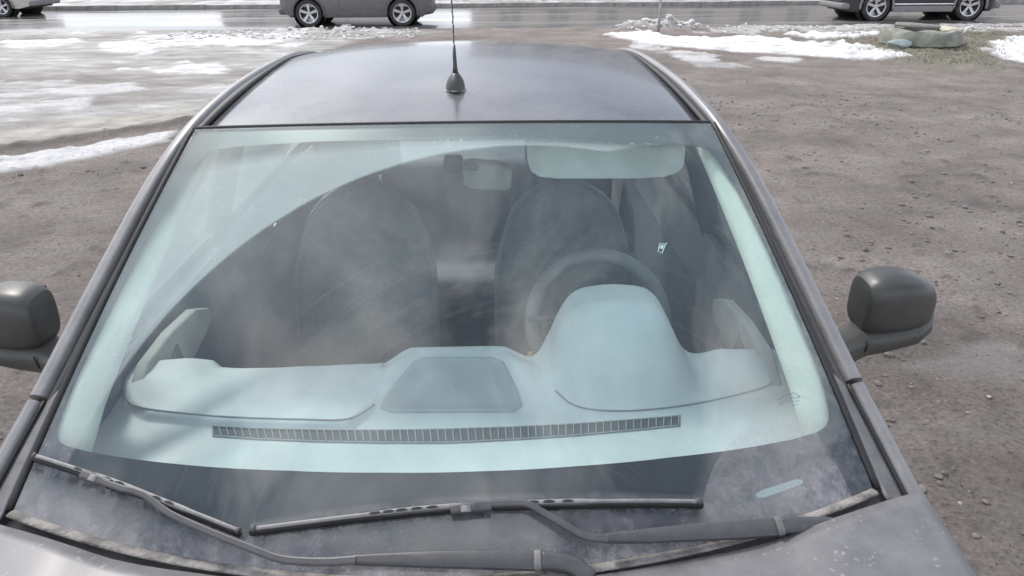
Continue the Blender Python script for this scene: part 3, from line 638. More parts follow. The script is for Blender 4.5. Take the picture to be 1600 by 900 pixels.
# small clear sticker on the inside of the glass, toll tag bracket and mirror foot
M_STK = mat('sticker_white', (0.8, 0.82, 0.82), rough=0.6)
def quadline(name, pts, w, mt, par, off=-0.004, **k):
    return MB().tube([WSP(*p, off) for p in pts], w, 6).build(name, mt, par, **k)
stk = quadline('sticker', [(1031.5, 380), (1028, 393), (1034.5, 395.5), (1040, 381), (1043, 380)], 0.0011, M_STK, ws, label='small white tag stuck inside the glass')
quadline('tag_bar', [(1033, 380.5), (1038.5, 381.5)], 0.0008, M_STK, stk)
b = MB(); b.add([WSP(*p, -0.005) for p in ((1033, 382), (1037.5, 383), (1035, 389), (1030.5, 388))], [(0, 1, 2, 3)]); b.build('tag_print', M_STK, stk, smooth=False)
quadline('mark', [(700, 219), (702, 232), (720, 232), (721, 218)], 0.0016, mat('bracket_clear', (0.62, 0.70, 0.69), rough=0.5), ws, label='pale bracket mark at the top of the glass')
quadline('mark', [(703, 226), (710, 224), (718, 227)], 0.0012, bpy.data.materials['bracket_clear'], ws)
quadline('white_spot', [(428, 354), (431, 349)], 0.0014, M_STK, ws, off=0.001, label='small white spot on the glass')  # short white stroke laid on the outer glass

# dark seals: top gap and both side gaskets
MB().tube([WS(u, 1.004, -0.001) for u in np.linspace(-1.0, 1.0, 41)], 0.0042, 8).build('top_seal', M_BLACK, car)
for s in (-1, 1):
    MB().tube([WS(s*1.012, v, 0.0) for v in np.linspace(0.0, 1.0, 40)], 0.0065, 8, ry=0.005).build('side_seal', M_BLACK, car)

# roof
def roof_w(y): return np.interp(y, [1.66, 1.73, 2.694, 3.1], [0.602, 0.598, 0.546, 0.55])
ZC = smooth_curve([(1.60, 1.508), (1.73, 1.531), (1.9, 1.556), (2.1, 1.577), (2.3, 1.591), (2.5, 1.5965), (2.7, 1.581), (2.85, 1.556), (3.0, 1.515), (3.12, 1.47)], 60)
def roofp(u, t, dz=0.0):
    y = (1.661+0.075*u*u)*(1-t)+(3.08-0.03*u*u)*t; w = roof_w(y)
    return (u*w*0.992, y, np.interp(y, ZC[:, 0], ZC[:, 1])-0.012*(1-t)-0.036*u*u-0.006*u**6+dz+0.009*t*0)
grid('roof', 41, 61, lambda i, j: roofp(-1+i/20, j/60), M_ROOFP, car, thick=-0.01)
for s in (-1, 1):
    MB().tube([(s*(roof_w(y)+0.002), y, np.interp(y, ZC[:, 0], ZC[:, 1])-0.048) for y in np.linspace(1.72, 3.05, 40)], 0.010, 8, ry=0.007).build('roof_channel', M_BLACK, car)

# pillars and roof rails: one swept frame per side, fender extension below the joint
PATH = smooth_curve([(0.812, 0.985, 0.985), (0.788, 1.10, 1.055), (0.765, 1.20, 1.118), (0.722, 1.40, 1.252), (0.676, 1.60, 1.385), (0.640, 1.75, 1.468), (0.625, 1.90, 1.505), (0.612, 2.15, 1.532), (0.590, 2.5, 1.546), (0.576, 2.75, 1.536), (0.575, 3.0, 1.488), (0.60, 3.3, 1.335), (0.645, 3.65, 1.13), (0.67, 3.85, 1.03)], 900)
def sweepframe(name, i0, i1, s, mt, prof):
    b = MB(); V = []; n = len(prof); pp = PATH[i0:i1]
    for k, p in enumerate(pp):
        q0 = PATH[max(i0+k-1, 0)]; q1 = PATH[min(i0+k+1, len(PATH)-1)]; t = (q1-q0)/np.linalg.norm(q1-q0)
        side = np.array([0.80, -0.22, -0.30]); side = side-t*(side@t); side /= np.linalg.norm(side); up = np.cross(side, t); up /= np.linalg.norm(up)
        if up[2] < 0: up = -up
        for a, h in prof:
            v = p+side*a+up*h; V.append((s*v[0], v[1], v[2]))
    m_ = len(pp); Fc = [(j*n+i, j*n+(i+1) % n, (j+1)*n+(i+1) % n, (j+1)*n+i) for j in range(m_-1) for i in range(n)]+[tuple(range(n)), tuple((m_-1)*n+i for i in reversed(range(n)))]
    return b.add(V, Fc).build(name, mt, car, sharp=55)
PROF = [(-.012, -.010), (-.010, .002), (-.004, .007), (.008, .008), (.020, .004), (.028, -.006), (.031, -.022), (.028, -.038), (.010, -.043), (-.010, -.038)]
PROFM = [(-.027, -.016), (-.025, -.008), (-.018, -.004), (-.0135, -.005), (-.0135, -.030), (-.027, -.030)]
jn = int(np.argmin(np.abs(PATH[:, 1]-1.19)))
PROF2 = [(-.008, -.012), (-.007, .001), (-.002, .006), (.008, .007), (.020, .003), (.028, -.007), (.031, -.024), (.028, -.040), (.010, -.045), (-.006, -.040)]
for s in (-1, 1):
    sweepframe('roof_pillar', jn+1, 900, s, M_PILLAR, PROF)
    sweepframe('pillar_moulding', jn-3, 820, s, M_RUB, PROFM)
    sweepframe('fender_extension', 0, jn, s, M_PILLAR, PROF2)
    # dark plastic wedge between glass corner and fender extension
    def tri(i, j):
        t = j/14; q = i/6; y = 0.985+(1.185-0.985)*t
        a = WS(1.02, max(0, (y-1.004)/0.73), 0.002); a = np.array([a[0]+.004, y, a[2]-0.004])
        k = int(np.argmin(np.abs(PATH[:, 1]-y))); b_ = PATH[k]+np.array([-0.015, 0, -0.004]); c = a*(1-q)+b_*q; c = c+np.array([0, 0, -0.005*math.sin(q*3.14)*(1-t)])
        return (s*c[0], c[1], c[2])
    grid('corner_trim', 7, 15, tri, M_PLAST, car, thick=-0.006)
    MB().tube([(s*(PATH[k][0]-0.0125), PATH[k][1], PATH[k][2]+0.000) for k in range(2, jn, 4)], 0.0036, 8).build('gap_seal', M_BLACK, car)

# hood
HX = [0, .16, .3, .45, .6, .7, .79, .83]; HY = [.800, .817, .838, .868, .908, .945, .983, 1.0]
def hood_y(x): return float(np.interp(abs(x), HX, HY))
def hood_p(u, t):
    w = np.interp(t, [0, .25, .6, 1], [0.60, 0.72, 0.79, 0.818]); x = u*w; yb = hood_y(x); yf = -0.18+0.14*u*u
    y = yf+(yb-yf)*t; z = 0.80+0.205*(1-(1-t)**1.7)
    ax = abs(x); z += 0.016*float(sstep(.50, .62, ax))*t-0.045*max(0, (ax-.66)/.16)**2*(1 if ax > .66 else 0)*0.35
    z += 0.006*float(sstep(0.0, 1, t))
    return (x, y, z)
grid('hood', 61, 40, lambda i, j: hood_p(-1+i/30, j/39), M_HOOD, car, thick=-0.012)
# cowl tray under the gap, dirt-caked rubber strip along the glass foot
grid('cowl_tray', 31, 4, lambda i, j: ((-1+i/15)*0.79, hood_y((-1+i/15)*.79)-0.03+0.05*j, 0.985+(0.0, -.006, -.004, .004)[j]), mat('dusty_cowl', (0.30, 0.285, 0.275), (0.18, 0.175, 0.175), 0.85, scale=12, bump=.3), car)
MB().tube([WS(u, -0.004, 0.004) for u in np.linspace(-1.0, 1.0, 60)], 0.009, 8, ry=0.003).build('cowl_strip', M_DIRTSTRIP, car)

# sides -------------------------------------------------------------
WHEELS = (0.42, 3.02); WR = 0.315
def sideX(y, z):
    b = 0.845-0.10*max(0, (0.15-y)/0.45)**2-0.10*max(0, (y-3.6)/0.75)**2
    t = (z-0.70)/0.36
    return b-0.045*max(0, t)**2-0.03*max(0, -t)**2
def top_z(y): return float(np.interp(y, [-.3, 0, .5, .98, 1.2, 1.35, 2.5, 3.4, 3.9, 4.3], [.78, .86, .935, .965, 1.03, 1.06, 1.06, 1.06, 1.04, 1.0]))
def bot_z(y):
    z = 0.22
    for w in WHEELS:
        d = abs(y-w)
        if d < WR+.065: z = max(z, 0.31+math.sqrt(max(0, (WR+.065)**2-d*d))*1.0)
    return z
M_BODY = M_PAINT
def panel(name, y0, y1, s, parent, z0=None):
    ny = max(6, int((y1-y0)/0.025)); ys = [y0+(y1-y0)*k/ny for k in range(ny+1)]
    def f(i, j):
        y = ys[i]; a = bot_z(y); b = top_z(y); q = j/10; z = a+(b-a)*q; x = sideX(y, z)
        if j == 10: x -= 0.012
        return (s*x, y, z)
    return grid(name, ny+1, 11, f, M_BODY, parent, thick=0.0)
M_TYRE = mat('tyre_rubber', (0.02, 0.02, 0.02), (0.06, 0.055, 0.05), 0.85, scale=6); M_RIM = mat('alloy', (0.5, 0.5, 0.52), rough=0.35, metal=0.9)
def make_wheel(parent, loc, R, w=0.2, spokes=5, axis='x', rimm=None, rfrac=0.68):
    t = bpy.data.objects.new('wheel', None); COL.objects.link(t); t.parent = parent; t.location = loc
    h = w/2; rr = R*rfrac
    MB().lathe([(rr, -h*.85), (R*.9, -h), (R*.975, -h*.9), (R, -h*.6), (R, h*.6), (R*.975, h*.9), (R*.9, h), (rr, h*.85), (rr-.01, 0)], (0, 0, 0), axis, 36, closed=True).build('tyre', M_TYRE, t, sharp=60)
    sd_ = -1 if loc[0 if axis == 'x' else 1] < 0 else 1
    b = MB(); b.lathe([(rr, h*.8*sd_), (rr*.9, h*.75*sd_), (rr*.88, -h*.3*sd_), (rr*.3, -h*.2*sd_)], (0, 0, 0), axis, 36)
    b.lathe([(0, h*.62*sd_), (rr*.2, h*.6*sd_), (rr*.24, h*.3*sd_)], (0, 0, 0), axis, 18)
    for k in range(spokes):
        a = 2*math.pi*k/spokes+.3; ca, sa = math.cos(a), math.sin(a)
        def pt(r, off, h_): 
            x, y = ca*r-sa*off, sa*r+ca*off
            return (h_, x, y) if axis == 'x' else (x, h_, y)
        q = [pt(rr*.15, -rr*.11, h*.6*sd_), pt(rr*.15, rr*.11, h*.6*sd_), pt(rr*.93, rr*.15, h*.72*sd_), pt(rr*.93, -rr*.15, h*.72*sd_)]
        q2 = [pt(rr*.15, -rr*.11, h*.35*sd_), pt(rr*.15, rr*.11, h*.35*sd_), pt(rr*.93, rr*.15, h*.45*sd_), pt(rr*.93, -rr*.15, h*.45*sd_)]
        b.add(q+q2, [(0, 1, 2, 3), (7, 6, 5, 4), (0, 3, 7, 4), (1, 5, 6, 2)])
    b.build('rim', rimm or M_RIM, t, sharp=40)
    return t
for s in (-1, 1):
    panel('fender', -0.12, 1.145, s, car)
    fd = panel('front_door', 1.153, 2.195, s, car); rd = panel('rear_door', 2.203, 3.02+.42, s, car); panel('rear_quarter', 3.448, 4.22, s, car)
    for d_, y in ((fd, 2.02), (rd, 3.12)):
        x = sideX(y, .88); MB().tube([(s*(x+.002), y-.1, .875), (s*(x+.035), y-.085, .88), (s*(x+.04), y, .882), (s*(x+.035), y+.075, .88), (s*(x+.002), y+.09, .875)], .011, 8).build('door_handle', M_PAINT, d_)
    # window glass in the doors
    def dw(y0, y1, par):
        def f(i, j):
            y = y0+(y1-y0)*i/8; q = j/4; k = int(np.argmin(np.abs(PATH[:, 1]-y))); zt = PATH[k][2]-.04; zb = top_z(y)-.004
            z = zb+(zt-zb)*q; x = sideX(y, 1.0)-.018; xt = PATH[k][0]+.010; return (s*(x+(xt-x)*q), y, z)
        return grid('window_glass', 9, 5, f, M_GLASS, par)
    dw(1.38, 2.15, fd); dw(2.25, 3.10, rd)
    # B pillar and belt moulding
    MB().tube([(s*.795, 2.20, 1.0), (s*.72, 2.20, 1.25), (s*.62, 2.20, 1.51)], .022, 8, ry=.035).build('centre_pillar', M_BLACK, car)
    MB().tube([(s*(sideX(y, top_z(y))-.014), y, top_z(y)+.004) for y in np.linspace(1.22, 3.4, 30)], .010, 8).build('belt_moulding', M_RUB, car)
    # dark mirror sail: triangle ahead of the door glass
    k0 = int(np.argmin(np.abs(PATH[:, 1]-1.21))); k1 = int(np.argmin(np.abs(PATH[:, 1]-1.40)))
    a = PATH[k0]; c_ = PATH[k1]
    MB().prism([(s*(a[0]+.022), a[1], a[2]-.03), (s*(c_[0]+.018), c_[1], c_[2]-.035), (s*(sideX(1.42, .99)-.02), 1.42, .985), (s*(sideX(1.22, .99)-.02), 1.20, .985)], (s*.006, 0, 0)).build('mirror_sail', M_MIRR, car)
for w in WHEELS:
    for s in (-1, 1): make_wheel(car, (s*.735, w, WR-.005), WR)
# nose and tail
def nose(i, j):
    u = -1+i/15; q = j/8; x = u*(0.60+.19*q if q < 1 else .79); z = .24+q*.56; y = -0.30+.30*u*u+0.12*(1-math.sin(q*3.0))*.6
    return (u*(0.74-.14*max(0, (q-.7)/.3)), -0.26+.28*u**4+0.06*max(0, (q-.6)/.4)**2, z)
grid('front_bumper', 31, 9, nose, M_BODY, car, thick=-.01)
grid('trunk_lid', 21, 8, lambda i, j: ((-1+i/10)*.66, 3.78+.50*j/7, 1.06-.015*(j/7)-.02*(-1+i/10)**2), M_BODY, car, thick=-.01)
grid('rear_bumper', 31, 9, lambda i, j: ((-1+i/15)*.74, 4.30-.22*abs(-1+i/15)**4-.03*max(0, (j-5)/3), .24+.80*j/8), M_BODY, car, thick=-.01)
grid('rear_window', 21, 11, lambda i, j: ((-1+i/10)*(.545+.07*j/10), 3.09+.68*j/10-.05*(-1+i/10)**2*(j/10), 1.485-.42*j/10-.03*(-1+i/10)**2+.02*math.sin(j/10*3.14)), M_GLASS, car)
for s in (-1, 1):
    MB().box((s*.60, -.17, .66), (.26, .12, .12)).build('headlight', mat('lamp_lens', (0.5, 0.52, 0.54), rough=.1), car, bevel=.03)
    MB().box((s*.62, 4.18, .88), (.24, .12, .16)).build('tail_light', mat('tail_lens', (0.3, .02, .02), rough=.2), car, bevel=.03)

# side mirrors
def side_mirror(s):
    t = bpy.data.objects.new('side_mirror', None); COL.objects.link(t); t.parent = car; t.location = (s*1.025, 1.53, 1.113)
    # housing: superellipse sections from the door side outwards
    secs = [(-.095, .055, .042, .0, -.006), (-.092, .075, .060, .0, .0), (-.070, .088, .072, .0, .004), (-.02, .092, .075, .004, .006), (.03, .088, .070, .010, .002), (.065, .076, .060, .018, -.006), (.088, .056, .043, .026, -.014), (.100, .026, .020, .032, -.018), (.101, .004, .003, .034, -.018)]
    n = 28
    def f(i, j):
        x, hy, hz_, cy_, cz = secs[j]; a = 2*math.pi*i/n; e = 0.62; ca, sa = math.cos(a), math.sin(a)
        return (s*x, cy_+hy*math.copysign(abs(ca)**e, ca)*.72, cz+hz_*math.copysign(abs(sa)**e, sa))
    V, Fc = gridVF(n, len(secs), f, closeu=True); Fc.append(tuple(range(n)))
    h = mesh('mirror_housing', V, Fc, M_MIRR, t, sharp=45); h.modifiers.new('s', 'SUBSURF').render_levels = 1
    # lower shell and foot
    sec2 = [(-.30, .035, .030, -.17, -.075), (-.20, .040, .034, -.11, -.088), (-.13, .046, .036, -.045, -.092), (-.08, .055, .034, -.012, -.086), (-.02, .064, .032, .0, -.078), (.04, .063, .028, .006, -.068), (.078, .050, .022, .016, -.056), (.100, .024, .012, .026, -.044)]
    def g(i, j):
        x, hy, hz_, cy_, cz = sec2[j]; a = 2*math.pi*i/n; e = .7; ca, sa = math.cos(a), math.sin(a)
        return (s*x, cy_+hy*math.copysign(abs(ca)**e, ca), cz+hz_*math.copysign(abs(sa)**e, sa))
    V, Fc = gridVF(n, len(sec2), g, closeu=True); Fc += [tuple(range(n)), tuple((len(sec2)-1)*n+i for i in range(n))]
    mesh('lower_shell', V, Fc, mat('mirror_lower', (0.028, 0.028, 0.027), (0.04, 0.04, 0.038), .4, dust=.12, dcol=(.28, .275, .25)), t, sharp=50)
    MB().tube([(s*-.085, -.070, -.062), (s*-.092, -.075, -.085), (s*-.100, -.060, -.118)], .0022, 6).build('shell_seam', M_BLACK, t)
    grid('mirror_glass', 9, 7, lambda i, j: (s*(-.07+.15*i/8), .066, -.045+.095*j/6), mat('mirror_silver', (.8, .8, .8), rough=.03, metal=1), t)
for s in (-1, 1): side_mirror(s)

# antenna
ant = bpy.data.objects.new('antenna', None); COL.objects.link(ant); ant.parent = car; ant.location = (-0.004, 1.905, 1.547); ant.scale = (.90, .90, .96)
M_ANT = mat('antenna_plastic', (0.02, 0.02, 0.022), (0.03, 0.03, 0.03), 0.5, dust=.07, dscale=40)
b = MB(); n = 20; secs = [(0, 1.08), (.009, 1.06), (.020, .95), (.029, .74), (.036, .52), (.041, .36)]
V, Fc = gridVF(n, len(secs), lambda i, j: (.024*secs[j][1]*math.cos(2*math.pi*i/n)*(1.05 if math.sin(2*math.pi*i/n) > 0 else 1), .036*secs[j][1]*math.sin(2*math.pi*i/n)+.010*(j/5), secs[j][0]), closeu=True); Fc.append(tuple((len(secs)-1)*n+i for i in range(n)))
mesh('antenna_base', V, Fc, M_ANT, ant)
MB().lathe([(.0300, 0), (.0300, .002), (.0, .003)], (0, -.003, -.002), n=24).build('gasket', mat('gasket_grime', (.38, .36, .34)), ant)
MB().tube([(0, .010, .038), (0, .014, .055), (-.001, .020, .085), (-.001, .024, .105)], [.0088, .0062, .0050, .0036], 10).build('spring_sleeve', M_ANT, ant)
MB().tube([(-.001-0.0105*k/40, .024+.08*k/40, .105+.40*k/40) for k in range(41)], .0015, 8).build('mast', M_ANT, ant)
b = MB()   # wound anti-noise wire
pts = []
for k in range(420):
    q = k/419; a = q*2*math.pi*17; c = np.array([-.001-.0105*q, .024+.08*q, .105+.40*q]); pts.append(c+np.array([math.cos(a), math.sin(a), 0])*.0021)
b.tube(pts, .0008, 5).build('mast_winding', M_ANT, ant)
MB().tube([(-.010, -.042, .001), (.010, -.042, .001)], .0022, 8).build('base_tab', M_DIRTSTRIP, ant)

# wipers -------------------------------------------------------------
def frame_at(p, t):
    n = np.array([0.0, -0.53, 0.84]); n /= np.linalg.norm(n); t = t/np.linalg.norm(t); b_ = np.cross(n, t); b_ /= np.linalg.norm(b_); return n, b_
def bar(pts, wh, side_up=1.0):
    # rectangular section bar; wh: list of (half width, half height)
    b = MB(); V = []; pts = [np.array(p) for p in pts]
    for k, p in enumerate(pts):
        t = pts[min(k+1, len(pts)-1)]-pts[max(k-1, 0)]; n_, s_ = frame_at(p, t); w, h = wh[k]
        for a, c in ((-1, -1), (1, -1), (1, .6), (.6, 1), (-.6, 1), (-1, .6)): V.append(p+s_*a*w+n_*c*h)
    m_ = len(pts); n = 6
    return b.add(V, [(j*n+i, j*n+(i+1) % n, (j+1)*n+(i+1) % n, (j+1)*n+i) for j in range(m_-1) for i in range(n)]+[tuple(range(n)), tuple((m_-1)*n+i for i in reversed(range(n)))])
def resample(px, n): return [tuple(q) for q in smooth_curve(px, n)]
def wiper(blade_px, arm_px, arm_w, sleeve_px, holes, clip_px, lab):
    t = bpy.data.objects.new('wiper', None); COL.objects.link(t); t.parent = car; t['label'] = lab
    # rubber lip, carrier and vertebra
    pts = resample(blade_px, 30)
    MBr = bar([WSP(p[0], p[1]+5.0, .008) for p in pts], [(.0042, .0065)]*30); MBr.build('rubber_lip', M_BLACK, t)
    c = [WSP(*p, .0165) for p in pts]; n_ = len(c)
    wd = [(.0044 if .30 < k/(n_-1) < .74 else .0034, .0038 if .28 < k/(n_-1) < .76 else .0026) for k in range(n_)]
    car_ = bar(c, wd).build('blade_carrier', M_BLADE, t)
    MB().tube([WSP(p[0], p[1]+2.6, .0205) for p in pts[1:-1]], .0011, 6).build('spring_rail', M_RUB, t)
    for q in holes:     # openings along the bracket: recessed dark pockets with pale rims
        i = q*(n_-1); k = int(i); p = c[k]*(1-(i-k))+c[min(k+1, n_-1)]*(i-k); tt = c[min(k+1, n_-1)]-c[max(k-1, 0)]; L_ = .0085
        n2, s2 = frame_at(p, tt); tt = tt/np.linalg.norm(tt); poly = []; rim = []
        for a in np.linspace(0, 2*math.pi, 15)[:-1]:
            poly.append(p+tt*L_*math.cos(a)+s2*.0024*math.sin(a)+n2*.0041); 
        for a in np.linspace(0, 2*math.pi, 19): rim.append(p+tt*(L_+.001)*math.cos(a)+s2*.003*math.sin(a)+n2*.0042)
        MB().prism(poly, n2*.0003).build('bracket_opening', M_BLACK, car_, smooth=False)
        MB().tube(rim, .00045, 5, caps=False).build('opening_rim', M_SEATP, car_)
    # end caps
    for e in (0, -1):
        p0 = c[e]; p1 = c[1 if e == 0 else -2]; bar([p0, p0+(p1-p0)*.55], [(.0048, .0045)]*2).build('end_cap', M_RUB, t)
    # clip block
    q = [WSP(*p, .022) for p in clip_px]; bar(q, [(.0075, .0065)]*len(q)).build('clip', M_ARM, t, bevel=.001)
    q2 = [WSP(*p, .0288) for p in ((clip_px[0][0]*.75+clip_px[-1][0]*.25, clip_px[0][1]*.75+clip_px[-1][1]*.25), (clip_px[0][0]*.5+clip_px[-1][0]*.5, clip_px[0][1]*.5+clip_px[-1][1]*.5))]
    bar(q2, [(.0052, .0006)]*2).build('clip_tab', M_BLADE, t)
    # arm
    ap = resample(arm_px, 26); off = [.026-.004*min(1, k/6)+.006*max(0, (k-14)/11) for k in range(26)]
    bar([WSP(*p, o) for p, o in zip(ap, off)], [(arm_w*.5*(1+.25*k/25), .0036) for k in range(26)]).build('arm', M_ARM, t, sharp=30)
    # thick sleeve of the arm and pivot knuckle
    sp_ = resample([s_[:2] for s_ in sleeve_px], 18); hw = np.interp(np.linspace(0, 1, 18), np.linspace(0, 1, len(sleeve_px)), [s_[2]*.82 for s_ in sleeve_px])
    bar([WSP(*p, .022) for p in sp_], [(w, .007) for w in hw]).build('arm_sleeve', M_ARM, t, bevel=.0015, sharp=40)
    return t
w1 = wiper([(391, 827), (560, 806), (700, 792), (860, 785), (1000, 783), (1098, 784)],
           [(742, 789), (780, 787), (822, 787), (846, 799), (885, 822), (916, 838), (950, 842)], 0.0092,
           [(946, 841, .0085), (1000, 838, .013), (1080, 832, .0155), (1150, 828, .017), (1218, 823, .0175)],
           (.275, .305, .335, .37, .405, .585, .625, .66, .70), [(704, 797), (736, 793), (768, 791)], 'longer wiper on the steering wheel side lying flat under the blue reflection')
w2 = wiper([(52, 711), (120, 733), (190, 757), (255, 783), (315, 806), (374, 830)],
           [(160, 753), (190, 763), (218, 770), (240, 784), (268, 804), (330, 832), (400, 860), (440, 874), (500, 878), (556, 875)], 0.0095,
           [(552, 875, .0085), (620, 874, .012), (720, 874, .015), (790, 875, .0165), (836, 876, .0175)],
           (.22, .29, .36, .42, .60, .66), [(128, 741), (150, 748), (172, 757)], 'shorter wiper on the passenger side sloping down the glass corner')
def knuckle(w, pts, hw):
    b = bar([WSP(*p, .024) for p in resample(pts, 10)], [(a*.80, .010) for a in np.interp(np.linspace(0, 1, 10), np.linspace(0, 1, len(hw)), hw)]); b.build('pivot_arm', M_ARM, w, bevel=.004, sharp=40)
knuckle(w1, [(1222, 822), (1260, 821), (1300, 822), (1340, 826), (1372, 822)], [.0165, .0165, .017, .014, .008])
knuckle(w2, [(846, 876), (870, 878), (895, 884), (925, 905)], [.0175, .017, .0165, .016])
for w, a, b_ in ((w1, (1211, 823), (1222, 822)), (w2, (834, 876), (846, 876))):
    bar([WSP(*a, .023), WSP(*b_, .023)], [(.0150, .0115)]*2).build('hinge_pin', mat('hinge_dust', (.20, .195, .195), (.1, .1, .1), .6), w, bevel=.003)

# ------------------------------------------------------------------ interior
def sd_blob(x, y, pts): return float(pinpoly(np.array([x]), np.array([y]), pts)[0])
padL = np.array([P(x, y, 2, 1.0)[:2] for x, y in ((188, 600), (196, 625), (225, 640), (340, 652), (470, 656), (545, 655), (600, 610), (600, 560), (345, 570), (318, 548), (200, 560))])
BELL = smooth_curve([(0, 1.0), (.2, .985), (.40, .94), (.55, .82), (.68, .60), (.80, .33), (.95, .09), (1.2, .0), (1.6, 0)], 60)
def dash_z(x, y):
    z = 0.966+0.02*(y-1.0)
    z -= 0.055*max(0, (1.10-y)/.2)                                  # dips to the glass foot
    d = sd_blob(x, y, padL); z += 0.017*float(sstep(-.004, .010, d))+.004*float(sstep(.0, .06, d))
    if x < -.2: z += 0.018*float(sstep(-.50, -.64, x))*float(sstep(1.33, 1.46, y))*float(sstep(-.80, -.70, x))
    # right pad
    z += 0.036*float(sstep(.53, .62, x))*float(sstep(1.34, 1.46, y))
    # centre hood
    cx = -0.005; hw = np.interp(y, [1.30, 1.50], [.215, .120]); t = float(np.interp(y, [1.29, 1.34, 1.46, 1.52], [0, .14, .93, 1.0])); e = float(sstep(hw+.075, hw-.02, abs(x-cx))); z = max(z, .968+0.056*t)*e+z*(1-e) if t > 0 else z
    # instrument hood
    cx = .357+.02*(y-1.45); hw = np.interp(y, [1.30, 1.40, 1.56], [.15, .195, .188]); q = abs(x-cx)/hw
    arch = float(np.interp(q, BELL[:, 0], BELL[:, 1])); t = float(sstep(1.285, 1.50, y))*.9+.1*float(sstep(1.3, 1.57, y)); z += .178*arch*t
    return z
def dashgrid():
    nx, ny = 250, 110
    def f(i, j):
        q = j/(ny-1); x = -.74+1.48*i/(nx-1); back = 1.515+.05*float(sstep(.22, .10, abs(x-.37)))-.02*float(sstep(.5, .7, abs(x)))
        y0 = .90+.17*(x/.74)**2
        y = y0+(back-y0)*q; return (x, y, dash_z(x, y))
    V, Fc = gridVF(nx, ny, f); V2 = list(V)
    # roll the rear edge down
    last = [V[(ny-1)*nx+i] for i in range(nx)]
    for k, (dy, dz) in enumerate(((.010, -.004), (.018, -.014), (.020, -.05), (.018, -.45))):
        for i in range(nx): x, y, z = last[i]; V2.append((x, y+dy, z+dz if k < 3 else .52))
        b = (ny+k-1)*nx
        for i in range(nx-1): Fc.append((b+i, b+i+1, b+nx+i+1, b+nx+i))
    return V2, Fc
V, Fc = dashgrid(); dash = mesh('dashboard', V, Fc, M_DASH, car)
def on_dash(px, py, up=0.0):
    z = 0.99
    for _ in range(25):
        p = P(px, py, 2, z); z = z*.4+.6*(dash_z(p[0], p[1])+up)
    return P(px, py, 2, z)
for pxs in ([(190, 600), (198, 622), (222, 637), (340, 650), (470, 655), (545, 654), (585, 632)], [(868, 610), (895, 632), (940, 641), (1010, 640), (1100, 628), (1190, 606), (1215, 590)]):
    MB().tube([on_dash(px, py, .0015) for px, py in smooth_curve(pxs, 40)], .0019, 6).build('pad_shade_line', mat('pad_edge_shade', (.33, .335, .34)), dash)  # darker tubes draw the shade line along the pad edges
# lid of the centre hood
lid = [on_dash(*p, .003) for p in ((600, 636), (604, 620), (648, 566), (662, 560), (770, 560), (784, 566), (806, 612), (812, 632), (800, 641), (618, 642))]
def dense_loop(pts, n=6):
    out = []
    for a, b_ in zip(pts, pts[1:]+pts[:1]):
        for k in range(n): out.append(a+(b_-a)*k/n)
    return out
def lidmesh():
    V = []; Fc = []; loop = dense_loop(lid, 5); n = len(loop); c = sum(loop)/n
    for k, (s_, dz) in enumerate(((1.05, .001), (1.0, .006), (.95, .006), (.90, .002), (.5, .002), (0.02, .002))):
        for q in loop: 
            p = c+(q-c)*s_; V.append((p[0], p[1], dash_z(p[0], p[1])+dz))
    for k in range(5):
        for i in range(n): Fc.append((k*n+i, k*n+(i+1) % n, (k+1)*n+(i+1) % n, (k+1)*n+i))
    return V, Fc
V, Fc = lidmesh(); mesh('storage_lid', V, Fc, M_DARKDASH, dash)
# defroster slot with its fins
def ventline(k, n, lo):
    q = k/n; x = np.interp(q, [0, 1], [332, 1063])
    top = np.interp(x, [332, 400, 500, 600, 700, 800, 900, 1000, 1063], [667, 671, 673.5, 674, 672.5, 669, 664, 656.5, 651])
    h = np.interp(x, [332, 700, 1063], [13, 18, 13]); return on_dash(x, top+h*lo, .0012)
nv = 62
V = []; Fc = []
for k in range(nv*2+1): V += [ventline(k/2, nv, 0), ventline(k/2, nv, 1)]
Fc = [(2*k, 2*k+1, 2*k+3, 2*k+2) for k in range(nv*2)]
vent = mesh('defroster_slot', V, Fc, M_VENT, dash, smooth=False)
M_FIN = mat('vent_fin', (0.46, 0.46, 0.45), rough=.5)
for k in range(nv+1):
    a = ventline(k-.18, nv, -.05)+np.array([0, 0, .002]); b_ = ventline(k+.22*(1 if k < nv/2 else -1)*abs(k-nv/2)/30, nv, 1.05)+np.array([0, 0, .002])
    MB().tube([a, b_], .0014, 5, ry=.003).build('vent_fin', M_FIN, vent, smooth=False)
for lo in (-.08, 1.08): MB().tube([ventline(k, nv, lo)+np.array([0, 0, .001]) for k in range(nv+1)], .0018, 6).build('vent_rim', M_FIN, vent)

# steering wheel
st = bpy.data.objects.new('steering_wheel', None); COL.objects.link(st); st.parent = car; st.location = (.372, 1.82, .925); st.rotation_euler = (R_(62), 0, 0)
n = 56; r1 = .185; V, Fc = gridVF(n, 12, lambda i, j: ((r1+.020*math.cos(j*math.pi/6))*math.cos(i*2*math.pi/n), (r1+.020*math.cos(j*math.pi/6))*math.sin(i*2*math.pi/n), 0.019*math.sin(j*math.pi/6)), closeu=True)
Fc += [((11)*n+i, 11*n+(i+1) % n, (i+1) % n, i) for i in range(n)]
mesh('wheel_rim', V, Fc, mat('wheel_leather', (0.27, 0.27, 0.265), (.2, .2, .198), .42), st)
MB().lathe([(0, .0), (.05, .0), (.068, -.012), (.07, -.04), (.05, -.06)], (0, 0, .0), n=24).build('wheel_hub', M_INT, st)
for a in (0, math.pi, -math.pi/2): MB().box((math.cos(a)*.12, math.sin(a)*.12, -.018), (.12, .034, .014), rz=a).build('wheel_spoke', M_INT, st)
MB().tube([(.37, 1.80, .93), (.37, 1.56, 1.0)], .04, 12).build('steering_column', M_INT, car)
